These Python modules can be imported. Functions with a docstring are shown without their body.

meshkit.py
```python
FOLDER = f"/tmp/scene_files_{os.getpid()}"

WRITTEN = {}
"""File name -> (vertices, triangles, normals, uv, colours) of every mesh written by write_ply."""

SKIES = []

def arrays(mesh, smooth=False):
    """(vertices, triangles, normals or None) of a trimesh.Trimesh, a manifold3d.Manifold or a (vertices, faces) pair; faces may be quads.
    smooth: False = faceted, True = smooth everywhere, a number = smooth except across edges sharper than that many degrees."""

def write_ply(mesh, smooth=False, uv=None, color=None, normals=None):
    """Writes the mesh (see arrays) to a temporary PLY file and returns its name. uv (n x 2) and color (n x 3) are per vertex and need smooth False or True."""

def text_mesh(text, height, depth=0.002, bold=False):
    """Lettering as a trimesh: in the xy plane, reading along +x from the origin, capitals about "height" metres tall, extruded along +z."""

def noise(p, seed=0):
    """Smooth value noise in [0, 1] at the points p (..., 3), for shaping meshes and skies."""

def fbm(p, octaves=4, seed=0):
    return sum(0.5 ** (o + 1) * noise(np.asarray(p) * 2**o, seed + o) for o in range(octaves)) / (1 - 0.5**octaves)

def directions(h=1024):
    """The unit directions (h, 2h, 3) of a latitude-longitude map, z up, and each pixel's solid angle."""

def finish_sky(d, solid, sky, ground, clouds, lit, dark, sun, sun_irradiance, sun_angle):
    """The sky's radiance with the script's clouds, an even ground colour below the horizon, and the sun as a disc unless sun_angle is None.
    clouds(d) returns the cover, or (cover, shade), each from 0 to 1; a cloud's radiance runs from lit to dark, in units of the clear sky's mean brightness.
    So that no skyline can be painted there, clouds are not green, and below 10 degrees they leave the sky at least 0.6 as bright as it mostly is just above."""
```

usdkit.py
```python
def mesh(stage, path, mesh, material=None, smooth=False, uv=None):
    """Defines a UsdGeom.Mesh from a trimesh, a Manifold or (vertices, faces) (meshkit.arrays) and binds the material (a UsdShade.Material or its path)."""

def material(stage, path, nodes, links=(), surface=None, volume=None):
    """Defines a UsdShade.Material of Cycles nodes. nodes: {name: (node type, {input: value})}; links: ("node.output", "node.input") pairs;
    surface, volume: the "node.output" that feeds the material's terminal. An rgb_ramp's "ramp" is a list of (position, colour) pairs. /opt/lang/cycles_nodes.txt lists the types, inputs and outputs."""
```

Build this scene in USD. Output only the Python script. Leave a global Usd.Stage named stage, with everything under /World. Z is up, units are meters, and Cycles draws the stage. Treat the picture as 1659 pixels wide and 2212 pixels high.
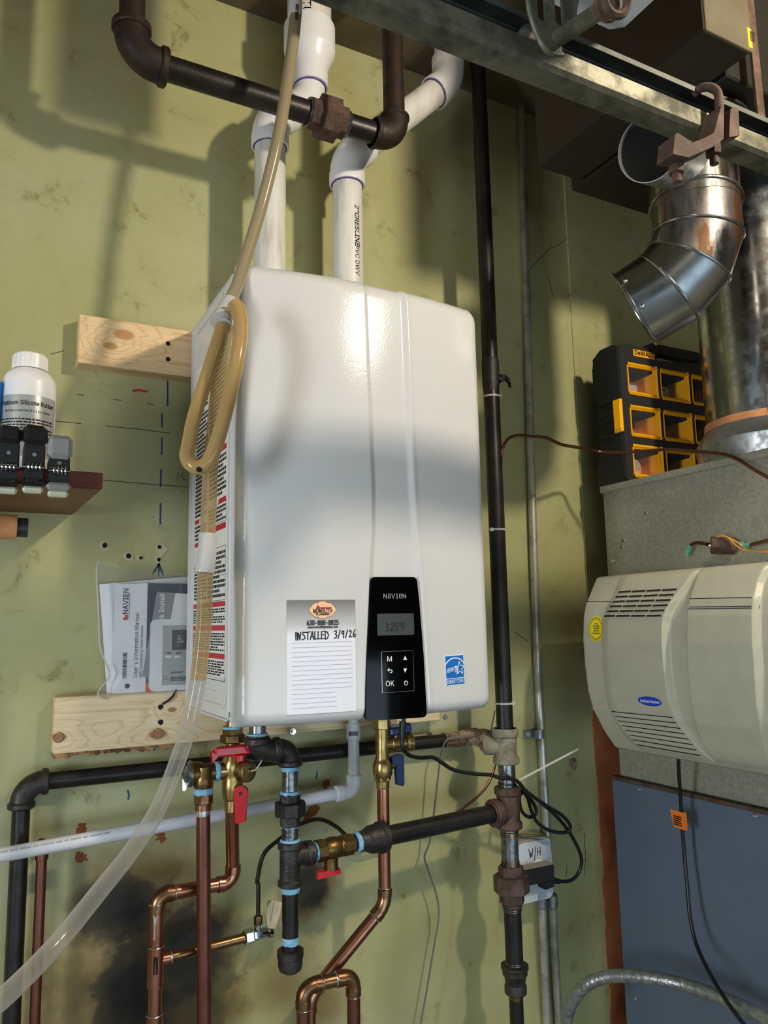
import math, random
import numpy as np, trimesh, shapely
from shapely.geometry import Polygon, LineString, Point, box as sbox
from shapely import affinity
from pxr import Usd, UsdGeom, UsdLux, UsdShade, Sdf, Gf, Vt
import usdkit, meshkit

rng = random.Random(7)
stage = Usd.Stage.CreateInMemory()
UsdGeom.SetStageUpAxis(stage, UsdGeom.Tokens.z)
UsdGeom.SetStageMetersPerUnit(stage, 1.0)
UsdGeom.Xform.Define(stage, '/World')
UsdGeom.Scope.Define(stage, '/World/Looks')

# ------------------------------------------------------------------ camera
W, H, FPX = 1659, 2212, 1662.3
YAW, PITCH, ROLL = (math.radians(a) for a in (27.825, 8.281, -1.1165))
CAM = np.array([-.3297, -1.4186, 1.3417])
FW = np.array([math.sin(YAW) * math.cos(PITCH), math.cos(YAW) * math.cos(PITCH), math.sin(PITCH)])
_r = np.array([math.cos(YAW), -math.sin(YAW), 0]); _u = np.cross(_r, FW)
RT = _r * math.cos(ROLL) + _u * math.sin(ROLL)
UP = -_r * math.sin(ROLL) + _u * math.cos(ROLL)
cam = UsdGeom.Camera.Define(stage, '/World/camera')
cam.CreateHorizontalApertureAttr(24.0)
cam.CreateVerticalApertureAttr(24.0 * H / W)
cam.CreateFocalLengthAttr(24.0 * FPX / W)
cam.CreateClippingRangeAttr(Gf.Vec2f(0.01, 100))
M4 = np.eye(4); M4[0, :3], M4[1, :3], M4[2, :3], M4[3, :3] = RT, UP, -FW, CAM
cam.AddTransformOp().Set(Gf.Matrix4d(M4.tolist()))
cam.CreateExposureAttr(-.27)

# ------------------------------------------------------------------ lights
def light(cls, name, intensity, color, **at):
    l = cls.Define(stage, '/World/' + name)
    l.CreateIntensityAttr(intensity); l.CreateColorAttr(Gf.Vec3f(*color))
    return l
LAMP = np.array([.72, -1.5, 2.33])
key = light(UsdLux.SphereLight, 'ceiling_bulb', 1000.0, (1.0, .87, .68)); key.CreateRadiusAttr(.045)
UsdGeom.Xformable(key).AddTranslateOp().Set(Gf.Vec3d(*LAMP))
day = light(UsdLux.RectLight, 'window_daylight', 36.0, (.95, .98, 1.0)); day.CreateWidthAttr(.36); day.CreateHeightAttr(.95)
UsdGeom.Xformable(day).AddTranslateOp().Set(Gf.Vec3d(-2.08, -1.45, 1.3)); UsdGeom.Xformable(day).AddRotateXYZOp().Set(Gf.Vec3f(90, 0, -90))
sky = light(UsdLux.DomeLight, 'sky', 1.1, (.66, .86, 1.0))

# ------------------------------------------------------------------ pixel of the photograph -> point on a real plane of the room
def ray(x, y): return FW * FPX + RT * (x - W / 2) - UP * (y - H / 2)
def P(x, y, Y): d = ray(x, y); return CAM + d * (Y - CAM[1]) / d[1]
def PX(x, y, X): d = ray(x, y); return CAM + d * (X - CAM[0]) / d[0]
def PZ(x, y, Z): d = ray(x, y); return CAM + d * (Z - CAM[2]) / d[2]
def dep(p): return float((np.asarray(p) - CAM) @ FW)
def zat(x, y, Y): return float(P(x, y, Y)[2])

# ------------------------------------------------------------------ scene helpers
count, loc_of = {}, {}
def path(parent, name):
    k = (parent, name); n = count.get(k, 0); count[k] = n + 1
    return f'{parent}/{name}' + (f'_{n:03d}' if n else '')
def cd(prim, **kw):
    for k, v in kw.items():
        if v: prim.SetCustomDataByKey(k, v)
def thing(name, label, cat, loc, group=None):
    p = path('/World', name); x = UsdGeom.Xform.Define(stage, p); x.AddTranslateOp().Set(Gf.Vec3d(*map(float, loc)))
    cd(x.GetPrim(), label=label, category=cat, group=group); loc_of[p] = np.asarray(loc, float); return p
def cat(*ms):
    ms = [m for g in ms for m in (g if isinstance(g, (list, tuple)) else [g])]
    return trimesh.util.concatenate([trimesh.Trimesh(m.vertices, m.faces, process=False) for m in ms])
def part(parent, name, mesh, mat, label=None, smooth=32, kind=None):
    if isinstance(mesh, (list, tuple)): mesh = cat(*mesh)
    p = path(parent, name); o = loc_of[parent]; loc_of[p] = o
    m = trimesh.Trimesh(np.asarray(mesh.vertices) - o, mesh.faces, process=False)
    pr = usdkit.mesh(stage, p, m, MAT[mat], smooth=smooth).GetPrim()
    cd(pr, label=label, kind=kind); return p
def solo(name, mesh, mat, label, cat_, group=None, smooth=32, kind=None):
    if isinstance(mesh, (list, tuple)): mesh = cat(*mesh)
    p = path('/World', name); b = np.asarray(mesh.bounds); o = np.array([*(b.mean(0)[:2]), b[0][2]])
    m = trimesh.Trimesh(np.asarray(mesh.vertices) - o, mesh.faces, process=False)
    g = usdkit.mesh(stage, p, m, MAT[mat], smooth=smooth); g.AddTranslateOp().Set(Gf.Vec3d(*map(float, o)))
    cd(g.GetPrim(), label=label, category=cat_, group=group, kind=kind); loc_of[p] = o; return p
def struct(name, mesh, mat, label, cat_='room', smooth=False):
    return solo(name, mesh, mat, label, cat_, kind='structure', smooth=smooth)

# ------------------------------------------------------------------ mesh helpers
def unit(v): v = np.asarray(v, float); return v / np.linalg.norm(v)
def basis(d):
    d = unit(d); a = np.array([0, 0, 1.]) if abs(d[2]) < .9 else np.array([1., 0, 0])
    e1 = unit(np.cross(a, d)); return e1, np.cross(d, e1), d
def grid(V, closed=True):
    n, m = V.shape[:2]; idx = np.arange(n * m).reshape(n, m); f = []
    j2 = np.roll(np.arange(m), -1) if closed else np.arange(1, m)
    j1 = np.arange(m) if closed else np.arange(m - 1)
    for i in range(n - 1):
        a, b, c, d = idx[i][j1], idx[i][j2], idx[i + 1][j2], idx[i + 1][j1]
        f += [np.stack([a, b, c], 1), np.stack([a, c, d], 1)]
    return V.reshape(-1, 3), np.vstack(f)
def lathe(prof, p0, d, n=28, ph=0., wob=0., seed=1, cap=True):
    e1, e2, d = basis(d); p0 = np.asarray(p0, float); a = np.arange(n) / n * 2 * np.pi + ph
    rows = []
    r_ = np.random.RandomState(seed)
    for t, r in prof:
        rr = r * (1 + wob * r_.uniform(-1, 1, n)); tt = t + wob * .25 * r * r_.uniform(-1, 1, n)
        rows.append(p0 + d * tt[:, None] + (e1 * np.cos(a)[:, None] + e2 * np.sin(a)[:, None]) * rr[:, None])
    V, F = grid(np.array(rows))
    if cap:
        k = len(V); V = np.vstack([V, p0 + d * prof[0][0], p0 + d * prof[-1][0]]); j = np.arange(n); j2 = (j + 1) % n; b = (len(prof) - 1) * n
        F = np.vstack([F, np.stack([j2, j, np.full(n, k)], 1), np.stack([b + j, b + j2, np.full(n, k + 1)], 1)])
    return trimesh.Trimesh(V, F, process=False)
def cyl(a, b, r, n=24, r2=None):
    a, b = np.asarray(a, float), np.asarray(b, float); L = np.linalg.norm(b - a)
    return lathe([(0, r), (L, r if r2 is None else r2)], a, b - a, n)
def rod(a, b, r, ch=.001, n=24):
    a, b = np.asarray(a, float), np.asarray(b, float); L = np.linalg.norm(b - a); ch = min(ch, r * .4, L * .3)
    return lathe([(0, r - ch), (ch, r), (L - ch, r), (L, r - ch)], a, b - a, n)
def collar(a, b, r, n=28, ch=None):
    a, b = np.asarray(a, float), np.asarray(b, float); L = np.linalg.norm(b - a); c = ch or min(.0025, L * .25)
    return lathe([(0, r - c), (c, r), (L - c, r), (L, r - c)], a, b - a, n)
def hexn(a, b, r, n=6, ph=.3):
    a, b = np.asarray(a, float), np.asarray(b, float); L = np.linalg.norm(b - a); c = min(.0015, L * .2)
    return lathe([(0, r * .93), (c, r), (L - c, r), (L, r * .93)], a, b - a, n, ph)
def seal(a, b, r, seed=1):
    a, b = np.asarray(a, float), np.asarray(b, float); L = np.linalg.norm(b - a)
    return lathe([(0, r * .96), (L * .2, r * 1.03), (L * .5, r * 1.06), (L * .8, r * 1.03), (L, r * .96)], a, b - a, 30, 0, .045, seed)
def ringt(c, d, R, r, n=32, m=8, ph=0, arc=2 * np.pi):
    e1, e2, d = basis(d); a = np.linspace(0, arc, n, endpoint=arc < 6.28) + ph; b = np.arange(m) / m * 2 * np.pi
    rad = e1 * np.cos(a)[:, None] + e2 * np.sin(a)[:, None]
    V = np.asarray(c) + rad[:, None] * (R + r * np.cos(b))[None, :, None] + d * (r * np.sin(b))[None, :, None]
    if arc > 6.28: V = np.concatenate([V, V[:1]])
    v, f = grid(V); return trimesh.Trimesh(v, f, process=False)
def catmull(pts, k=8):
    p = np.asarray(pts, float); p = np.vstack([2 * p[0] - p[1], p, 2 * p[-1] - p[-2]]); out = []
    for i in range(1, len(p) - 2):
        for t in np.arange(k) / k:
            out.append(.5 * (2 * p[i] + (p[i + 1] - p[i - 1]) * t + (2 * p[i - 1] - 5 * p[i] + 4 * p[i + 1] - p[i + 2]) * t * t + (3 * p[i] - p[i - 1] - 3 * p[i + 1] + p[i + 2]) * t ** 3))
    out.append(p[-2]); return np.array(out)
def tube(pts, r, n=14, cap=True, wob=0., seed=1, flat=None):
    p = np.asarray(pts, float); T = np.gradient(p, axis=0); T /= np.linalg.norm(T, axis=1)[:, None]
    e1, e2, _ = basis(T[0]); r = np.broadcast_to(np.asarray(r, float), len(p)); a = np.arange(n) / n * 2 * np.pi; rows = []
    rs = np.random.RandomState(seed)
    for i in range(len(p)):
        e1 = unit(e1 - T[i] * (e1 @ T[i])); e2 = np.cross(T[i], e1)
        rr = r[i] * (1 + wob * rs.uniform(-1, 1, n))
        rows.append(p[i] + (e1 * np.cos(a)[:, None] + e2 * np.sin(a)[:, None]) * rr[:, None])
    V, F = grid(np.array(rows)); k = len(V)
    if cap:
        V = np.vstack([V, p[0], p[-1]]); j = np.arange(n); j2 = (j + 1) % n; b = (len(p) - 1) * n
        F = np.vstack([F, np.stack([j2, j, np.full(n, k)], 1), np.stack([b + j, b + j2, np.full(n, k + 1)], 1)])
    return trimesh.Trimesh(V, F, process=False)
def arc(c, da, db, R, k=10):
    """points of the bend from c+da*R to c+db*R rounding corner c (da, db leave the corner)"""
    da, db = unit(da), unit(db); c = np.asarray(c, float); h = math.acos(np.clip(da @ db, -1, 1)) / 2
    rad = R * math.tan(h); o = c + unit(da + db) * (R / math.cos(h)); s, e = c + da * R - o, c + db * R - o
    w = math.acos(np.clip(s @ e / rad ** 2, -1, 1)); t = np.linspace(0, 1, k)[:, None]
    return o + (np.sin((1 - t) * w) * s + np.sin(t * w) * e) / math.sin(w)
def elbow(c, da, db, r, L, R=None, hub=None, hubL=.012, n=24):
    """cast elbow: bent body, a bead at each mouth"""
    da, db = unit(da), unit(db); c = np.asarray(c, float); R = R or L * .72
    pts = np.vstack([c + da * L, arc(c, da, db, R, 12), c + db * L]); ms = [tube(pts, r, n)]
    if hub:
        for d in (da, db): ms.append(collar(c + d * (L - hubL), c + d * L, hub))
    return cat(ms)
def rbox(lo, hi, bev=.003, R=None, o=None):
    lo, hi = np.minimum(lo, hi).astype(float), np.maximum(lo, hi).astype(float); bev = min(bev, *((hi - lo) * .45)); pts = []
    for i in range(8):
        s = np.array([(i >> k) & 1 for k in range(3)]); q = np.where(s, hi, lo); inw = np.where(s, -1, 1) * bev
        for k in range(3): v = q + inw; v[k] = q[k]; pts.append(v)
    m = trimesh.convex.convex_hull(np.array(pts))
    if R is not None: m.vertices = (m.vertices - o) @ np.asarray(R).T + o
    return m
def hull(pts): return trimesh.convex.convex_hull(np.asarray(pts, float))
def bx(x0, y0, x1, y1, Yf, th, bev=.003):
    """box whose front face lies in the plane y=Yf between two corners seen at these pixels"""
    a, b = P(x0, y0, Yf), P(x1, y1, Yf); return rbox([a[0], Yf, b[2]], [b[0], Yf + th, a[2]], bev)
def poly(pg, th):
    g = [q for q in getattr(pg, 'geoms', [pg]) if q.geom_type == 'Polygon' and q.area > 1e-10]
    return cat([trimesh.creation.extrude_polygon(q, th, engine='earcut') for q in g])
def place(m, o, u, v):
    u, v = unit(u), unit(v); w = np.cross(u, v); q = m.copy(); q.vertices = np.asarray(o) + m.vertices @ np.stack([u, v, w]); return q
def txt(s, h, o, u, v, bold=False, th=.0004, center=False, width=None, up=False):
    m = meshkit.text_mesh(s, h, th, bold); b = m.bounds
    if width: m.apply_scale([width / (b[1][0] - b[0][0]), 1, 1]); b = m.bounds
    if center: m.apply_translation([-(b[0][0] + b[1][0]) / 2, 0, 0])
    return m if up else place(m, o, u, v)
def wrapcyl(m, p0, a, e, r):
    a = unit(a); e = unit(np.asarray(e) - a * (np.asarray(e) @ a)); s = np.cross(e, a); x, y, z = m.vertices.T; q = m.copy()
    th = y / r; q.vertices = np.asarray(p0) + x[:, None] * a + (np.cos(th)[:, None] * e + np.sin(th)[:, None] * s) * (r + z)[:, None]; return q
def stroke(lines, w, th=.0004):
    return poly(shapely.union_all([LineString(l).buffer(w / 2) for l in lines]), th)
def dashes(w, h, rows, seed, fill=.62, ragged=.35):
    """rows of small word-like dashes of print in a w x h field, origin at its lower left"""
    r = random.Random(seed); out = []; pitch = h / rows
    for i in range(rows):
        y = h - (i + .8) * pitch; x = 0; end = w * (1 - r.random() * ragged if i % 3 == 2 else 1)
        while x < end:
            l = min(r.uniform(.03, .11) * w, end - x); out.append(sbox(x, y, x + l, y + pitch * fill)); x += l + .018 * w
    return poly(shapely.MultiPolygon(out), .0003)
def jag(a, b, amp, n, seed):
    r = random.Random(seed); a, b = np.array(a, float), np.array(b, float); q = unit([-(b - a)[1], (b - a)[0]])
    return [tuple(a + (b - a) * i / n + q * amp * r.uniform(-1, 1) * (0 < i < n)) for i in range(n + 1)]
# ------------------------------------------------------------------ materials
def lin(h):
    h = h.lstrip('#'); v = [int(h[i:i + 2], 16) / 255 for i in (0, 2, 4)]
    return tuple(x / 12.92 if x <= .04045 else ((x + .055) / 1.055) ** 2.4 for x in v)
MAT = {}
def mat(name, col, rough=.5, metal=0., col2=None, ns=20., lo=.42, hi=.62, detail=5., stretch=None, bump=0., bs=120., rough2=None, **pk):
    n = {'p': ('principled_bsdf', dict(base_color=lin(col), roughness=rough, metallic=metal, **pk)), 'g': ('geometry', {})}; L = []
    src = 'g.position'
    if stretch:
        n['m'] = ('mapping', {'scale': stretch}); L.append(('g.position', 'm.vector')); src = 'm.vector'
    if col2:
        n['n'] = ('noise_texture', {'scale': ns, 'detail': detail, 'roughness': .6}); n['r'] = ('rgb_ramp', {'ramp': [(lo, lin(col)), (hi, lin(col2))]})
        L += [(src, 'n.vector'), ('n.fac', 'r.fac'), ('r.color', 'p.base_color')]
        if rough2 is not None:
            n['mr'] = ('map_range', dict(from_min=lo, from_max=hi, to_min=rough, to_max=rough2, clamp=True)); L += [('n.fac', 'mr.value'), ('mr.result', 'p.roughness')]
    if bump:
        n['nb'] = ('noise_texture', {'scale': bs, 'detail': 3.}); n['b'] = ('bump', {'strength': bump, 'distance': .002})
        L += [('g.position', 'nb.vector'), ('nb.fac', 'b.height'), ('b.normal', 'p.normal')]
    MAT[name] = usdkit.material(stage, '/World/Looks/' + name, n, L, surface='p.BSDF')
def wood(name, c1, c2, knots, scale=1.0, dark='#8a5a33'):
    """softwood: growth lines along x bent round the knots, knots as rings"""
    n = {'g': ('geometry', {}), 'm': ('mapping', {'scale': (1.1 * scale, 12., 24. * scale)}), 'nz': ('noise_texture', {'scale': 1.0, 'detail': 3., 'roughness': .5}),
         'm2': ('mapping', {'scale': (14., 300., 420.)}), 'nf': ('noise_texture', {'scale': 1., 'detail': 4.}),
         'w': ('math', {'math_type': 'multiply', 'value2': 8.}), 'fr': ('math', {'math_type': 'fraction'}),
         'r': ('rgb_ramp', {'ramp': [(0, lin(c1)), (.62, lin(c1)), (.86, lin(c2)), (1, lin(c1))]}), 'fm': ('mix_color', {'blend_type': 'multiply', 'fac': .35}),
         'rf': ('rgb_ramp', {'ramp': [(.35, (.72, .66, .58)), (.6, (1, 1, 1))]}), 'p': ('principled_bsdf', {'roughness': .62})}
    L = [('g.position', 'm.vector'), ('m.vector', 'nz.vector'), ('g.position', 'm2.vector'), ('m2.vector', 'nf.vector'), ('nf.fac', 'rf.fac'), ('rf.color', 'fm.b')]
    last = 'nz.fac'; kc = []
    for i, (kx, ky, kz, R) in enumerate(knots):
        n[f's{i}'] = ('vector_math', {'math_type': 'subtract', 'vector2': (kx, ky, kz)}); n[f't{i}'] = ('vector_math', {'math_type': 'multiply', 'vector2': (.55, .2, 1.)}); n[f'l{i}'] = ('vector_math', {'math_type': 'length'})
        n[f'e{i}'] = ('map_range', dict(from_min=0., from_max=R * 3.2, to_min=.42, to_max=0., clamp=True)); n[f'a{i}'] = ('math', {'math_type': 'add'})
        n[f'k{i}'] = ('map_range', dict(from_min=R * .45, from_max=R * .75, to_min=1., to_max=0., clamp=True))
        L += [('g.position', f's{i}.vector1'), (f's{i}.vector', f't{i}.vector1'), (f't{i}.vector', f'l{i}.vector1'), (f'l{i}.value', f'e{i}.value'), (last, f'a{i}.value1'), (f'e{i}.result', f'a{i}.value2'), (f'l{i}.value', f'k{i}.value')]
        last = f'a{i}.value'; kc.append(f'k{i}.result')
    L += [(last, 'w.value1'), ('w.value', 'fr.value1'), ('fr.value', 'r.fac'), ('r.color', 'fm.a')]; col = 'fm.result'
    for i, k in enumerate(kc):
        n[f'x{i}'] = ('mix_color', {'b': lin(dark)}); L += [(k, f'x{i}.fac'), (col, f'x{i}.a')]; col = f'x{i}.result'
    L.append((col, 'p.base_color')); MAT[name] = usdkit.material(stage, '/World/Looks/' + name, n, L, surface='p.BSDF')
def clear(name, tint, body, edge=.75, mid=.12, rough=.15, spec=.5):
    """thin clear plastic: lets light through, denser at grazing view, with a gloss"""
    n = {'t': ('transparent_bsdf', {'color': lin(tint)}), 'p': ('principled_bsdf', {'base_color': lin(body), 'roughness': rough, 'specular_ior_level': spec}), 'lw': ('layer_weight', {'blend': .35}),
         'mr': ('map_range', dict(from_min=0., from_max=1., to_min=mid, to_max=edge, clamp=True)), 'x': ('mix_closure', {})}
    MAT[name] = usdkit.material(stage, '/World/Looks/' + name, n, [('lw.facing', 'mr.value'), ('mr.result', 'x.fac'), ('t.BSDF', 'x.closure1'), ('p.BSDF', 'x.closure2')], surface='x.closure')

def wall_paint(name, soot):
    """old green wall paint, mottled, with grime and the soot left by soldering"""
    n = {'g': ('geometry', {}), 'n1': ('noise_texture', {'scale': 2.2, 'detail': 5., 'roughness': .6}), 'r1': ('rgb_ramp', {'ramp': [(.3, lin('#a5a370')), (.5, lin('#adab7b')), (.7, lin('#b3b390'))]}),
         'n2': ('noise_texture', {'scale': 13., 'detail': 8., 'roughness': .72, 'distortion': .6}), 'r2': ('rgb_ramp', {'ramp': [(.30, (.40, .34, .24)), (.40, (.92, .91, .87)), (.5, (1, 1, 1))]}),
         'n3': ('noise_texture', {'scale': 95., 'detail': 3.}), 'r3': ('rgb_ramp', {'ramp': [(.22, (.25, .2, .13)), (.27, (1, 1, 1))]}),
         'n4': ('noise_texture', {'scale': 9., 'detail': 6., 'roughness': .65}), 'm1': ('mix_color', {'blend_type': 'multiply', 'fac': .8}), 'm3': ('mix_color', {'blend_type': 'multiply', 'fac': .6}),
         'nb': ('noise_texture', {'scale': 38., 'detail': 5.}), 'b': ('bump', {'strength': .18, 'distance': .004}), 'p': ('principled_bsdf', {'roughness': .42, 'specular_ior_level': .35}),
         'c': ('rgb_ramp', {'ramp': [(0, (1, 1, 1)), (.3, (.56, .43, .33)), (.6, (.12, .09, .075)), (1, (.012, .011, .012))]}), 'm5': ('mix_color', {'blend_type': 'multiply', 'fac': 1.})}
    L = [('g.position', f'{k}.vector') for k in ('n1', 'n2', 'n3', 'n4', 'nb')] + [('n1.fac', 'r1.fac'), ('n2.fac', 'r2.fac'), ('n3.fac', 'r3.fac'), ('r1.color', 'm1.a'), ('r2.color', 'm1.b'), ('m1.result', 'm3.a'), ('r3.color', 'm3.b'), ('nb.fac', 'b.height'), ('b.normal', 'p.normal')]
    last = None
    for i, (x, z, rx, rz, s) in enumerate(soot):
        n[f's{i}'] = ('vector_math', {'math_type': 'subtract', 'vector2': (x, 0, z)}); n[f't{i}'] = ('vector_math', {'math_type': 'multiply', 'vector2': (1 / rx, 0, 1 / rz)}); n[f'l{i}'] = ('vector_math', {'math_type': 'length'})
        n[f'd{i}'] = ('math', {'math_type': 'multiply_add', 'value2': 1.5, 'value3': -.75}); n[f'a{i}'] = ('math', {'math_type': 'add'})
        n[f'e{i}'] = ('map_range', dict(range_type='smoothstep', from_min=.12, from_max=1.4, to_min=s, to_max=0., clamp=True))
        L += [('g.position', f's{i}.vector1'), (f's{i}.vector', f't{i}.vector1'), (f't{i}.vector', f'l{i}.vector1'), ('n4.fac', f'd{i}.value1'), (f'l{i}.value', f'a{i}.value1'), (f'd{i}.value', f'a{i}.value2'), (f'a{i}.value', f'e{i}.value')]
        if last:
            n[f'x{i}'] = ('math', {'math_type': 'maximum'}); L += [(last, f'x{i}.value1'), (f'e{i}.result', f'x{i}.value2')]; last = f'x{i}.value'
        else: last = f'e{i}.result'
    L += [(last, 'c.fac'), ('m3.result', 'm5.a'), ('c.color', 'm5.b'), ('m5.result', 'p.base_color')]
    MAT[name] = usdkit.material(stage, '/World/Looks/' + name, n, L, surface='p.BSDF')
_s = lambda x, y, rx, rz, s: (float(P(x, y, 0)[0]), zat(x, y, 0), rx, rz, s)
wall_paint('wall_paint', [_s(275, 1975, .10, .07, 1.), _s(300, 2150, .10, .16, 1.), _s(385, 2070, .10, .10, .95), _s(240, 2150, .14, .13, .5), _s(668, 1915, .055, .055, .8), _s(330, 1900, .13, .07, .42), _s(600, 2130, .06, .06, .26), _s(700, 2170, .06, .07, .3), _s(400, 2190, .12, .07, .6), _s(140, 2190, .1, .05, .28)])
mat('ceiling_paint', '#6a604c', .8, col2='#544b3a', ns=4., bump=.2, bs=60.)
mat('concrete', '#8f8d88', .9, col2='#6f6d69', ns=6.); mat('driveway', '#b5b3ae', .9); mat('dark_wall', '#4c4a40', .8)
mat('brown_board', '#b06c46', .55, col2='#96583a', ns=9., bump=.1)
mat('enamel', '#d0d0d0', .13, bump=.09, bs=300.)
mat('case_white', '#d8d8d8', .3, specular_ior_level=.5)
mat('black_glass', '#030304', .08, specular_ior_level=.22); mat('lcd', '#3d4341', .35); mat('lcd_ink', '#151a1b', .5)
mat('print_white', '#f2f2f2', .5); mat('print_grey', '#9fa0a4', .5); mat('print_black', '#17171a', .6); mat('print_red', '#c01f26', .45); mat('print_blue', '#0b6cc4', .4); mat('ink_blue', '#24406e', .6)
mat('silver_trim', '#d8dade', .2, 1.)
mat('label_white', '#eceae6', .4); mat('rule_grey', '#b3b5c2', .6); mat('badge_peach', '#f2c79a', .5); mat('badge_edge', '#8a5030', .5)
n_ = {'g': ('geometry', {}), 's': ('separate_xyz', {}), 'r': ('map_range', dict(from_min=zat(700, 1372, -.36), from_max=zat(700, 1300, -.36), clamp=True)), 'c': ('rgb_ramp', {'ramp': [(0, lin('#e9e9f4')), (.3, lin('#c4c4c6')), (1, lin('#7c7a78'))]}), 'p': ('principled_bsdf', {'roughness': .45})}
MAT['sticker_paper'] = usdkit.material(stage, '/World/Looks/sticker_paper', n_, [('g.position', 's.vector'), ('s.z', 'r.value'), ('r.result', 'c.fac'), ('c.color', 'p.base_color')], surface='p.BSDF')
wood('pine_upper', '#e8c99c', '#d9b27c', [(*[float(v) for v in P(268, 723, -.038)], .016), (*[float(v) for v in P(238, 747, -.038)], .011)], dark='#b98953')
wood('pine_lower', '#e6d0aa', '#d8b98c', [(*[float(v) for v in P(127, 1593, -.038)], .011), (*[float(v) for v in P(341, 1586, -.038)], .014), (*[float(v) for v in P(372, 1533, -.038)], .007)], dark='#9a7048')
mat('bark', '#5a3a25', .9, col2='#b98e5e', ns=60., bump=.6, bs=150.); mat('hole_dark', '#120e0a', .9)
mat('pvc', '#e9e9ec', .28, specular_ior_level=.5); mat('pvc_pipe', '#dcdad4', .38, col2='#b9b4a8', ns=9., lo=.5, hi=.75, stretch=(6., 6., 1.)); mat('pvc_grey', '#d5d6dc', .35, col2='#c2c3cc', ns=7.)
mat('primer_purple', '#4b2a7d', .4)
mat('iron_brown', '#33261f', .5, .3, col2='#241b17', ns=40., bump=.25, bs=220., rough2=.65); mat('iron_black', '#1c1a19', .38, .35, col2='#2b2725', ns=22., bump=.12, bs=200.)
mat('iron_cast', '#45413f', .42, .6, col2='#332e2b', ns=35., bump=.4, bs=400.); mat('iron_rust', '#5f4a40', .6, .4, col2='#43332c', ns=45., bump=.45, bs=260.)
mat('iron_dusty', '#8d8a76', .85, .05, col2='#6c6551', ns=45., bump=.5, bs=260.); mat('rust_scale', '#6b4a38', .95, col2='#a39682', ns=50., bump=.9, bs=150.)
mat('steel_nipple', '#8d9092', .28, .9, col2='#5c5e60', ns=60.); mat('thread_steel', '#7a7f84', .3, 1.)
mat('galvanized', '#aaaead', .36, .85, col2='#868b8a', ns=55., rough2=.5); mat('galv_dust', '#a5a597', .55, .45, col2='#949488', ns=170., bump=.1, bs=300.)
mat('galv_shiny', '#a9adb0', .17, 1., col2='#8f9396', ns=30., rough2=.3, bump=.05, bs=12.)
mat('flue_metal', '#9aa0a4', .2, 1., col2='#664c3a', ns=13., lo=.45, hi=.57, rough2=.6, stretch=(1., 1., .22), bump=.25, bs=40., detail=7.)
mat('flue_clean', '#a4a9ad', .2, 1., col2='#868a8d', ns=9., rough2=.3, bump=.08, bs=20.); mat('black_void', '#060606', .9)
mat('track_metal', '#6c6a59', .55, .5, col2='#46453a', ns=26., bump=.25, bs=90., rough2=.75); mat('track_dark', '#4c504a', .55, .5, col2='#343733', ns=18., bump=.2, bs=90.)
mat('conduit_steel', '#c6c4b8', .3, .55, col2='#9a988c', ns=24., rough2=.5); mat('flex_steel', '#aab0b2', .36, .8, col2='#8a8f90', ns=80., bump=.5, bs=230.)
mat('chrome', '#d4d6d8', .1, 1.); mat('brass', '#b59c66', .27, 1., col2='#9d824c', ns=30., rough2=.4); mat('brass_old', '#83683e', .34, 1., col2='#5f4a2e', ns=40., rough2=.5)
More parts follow.
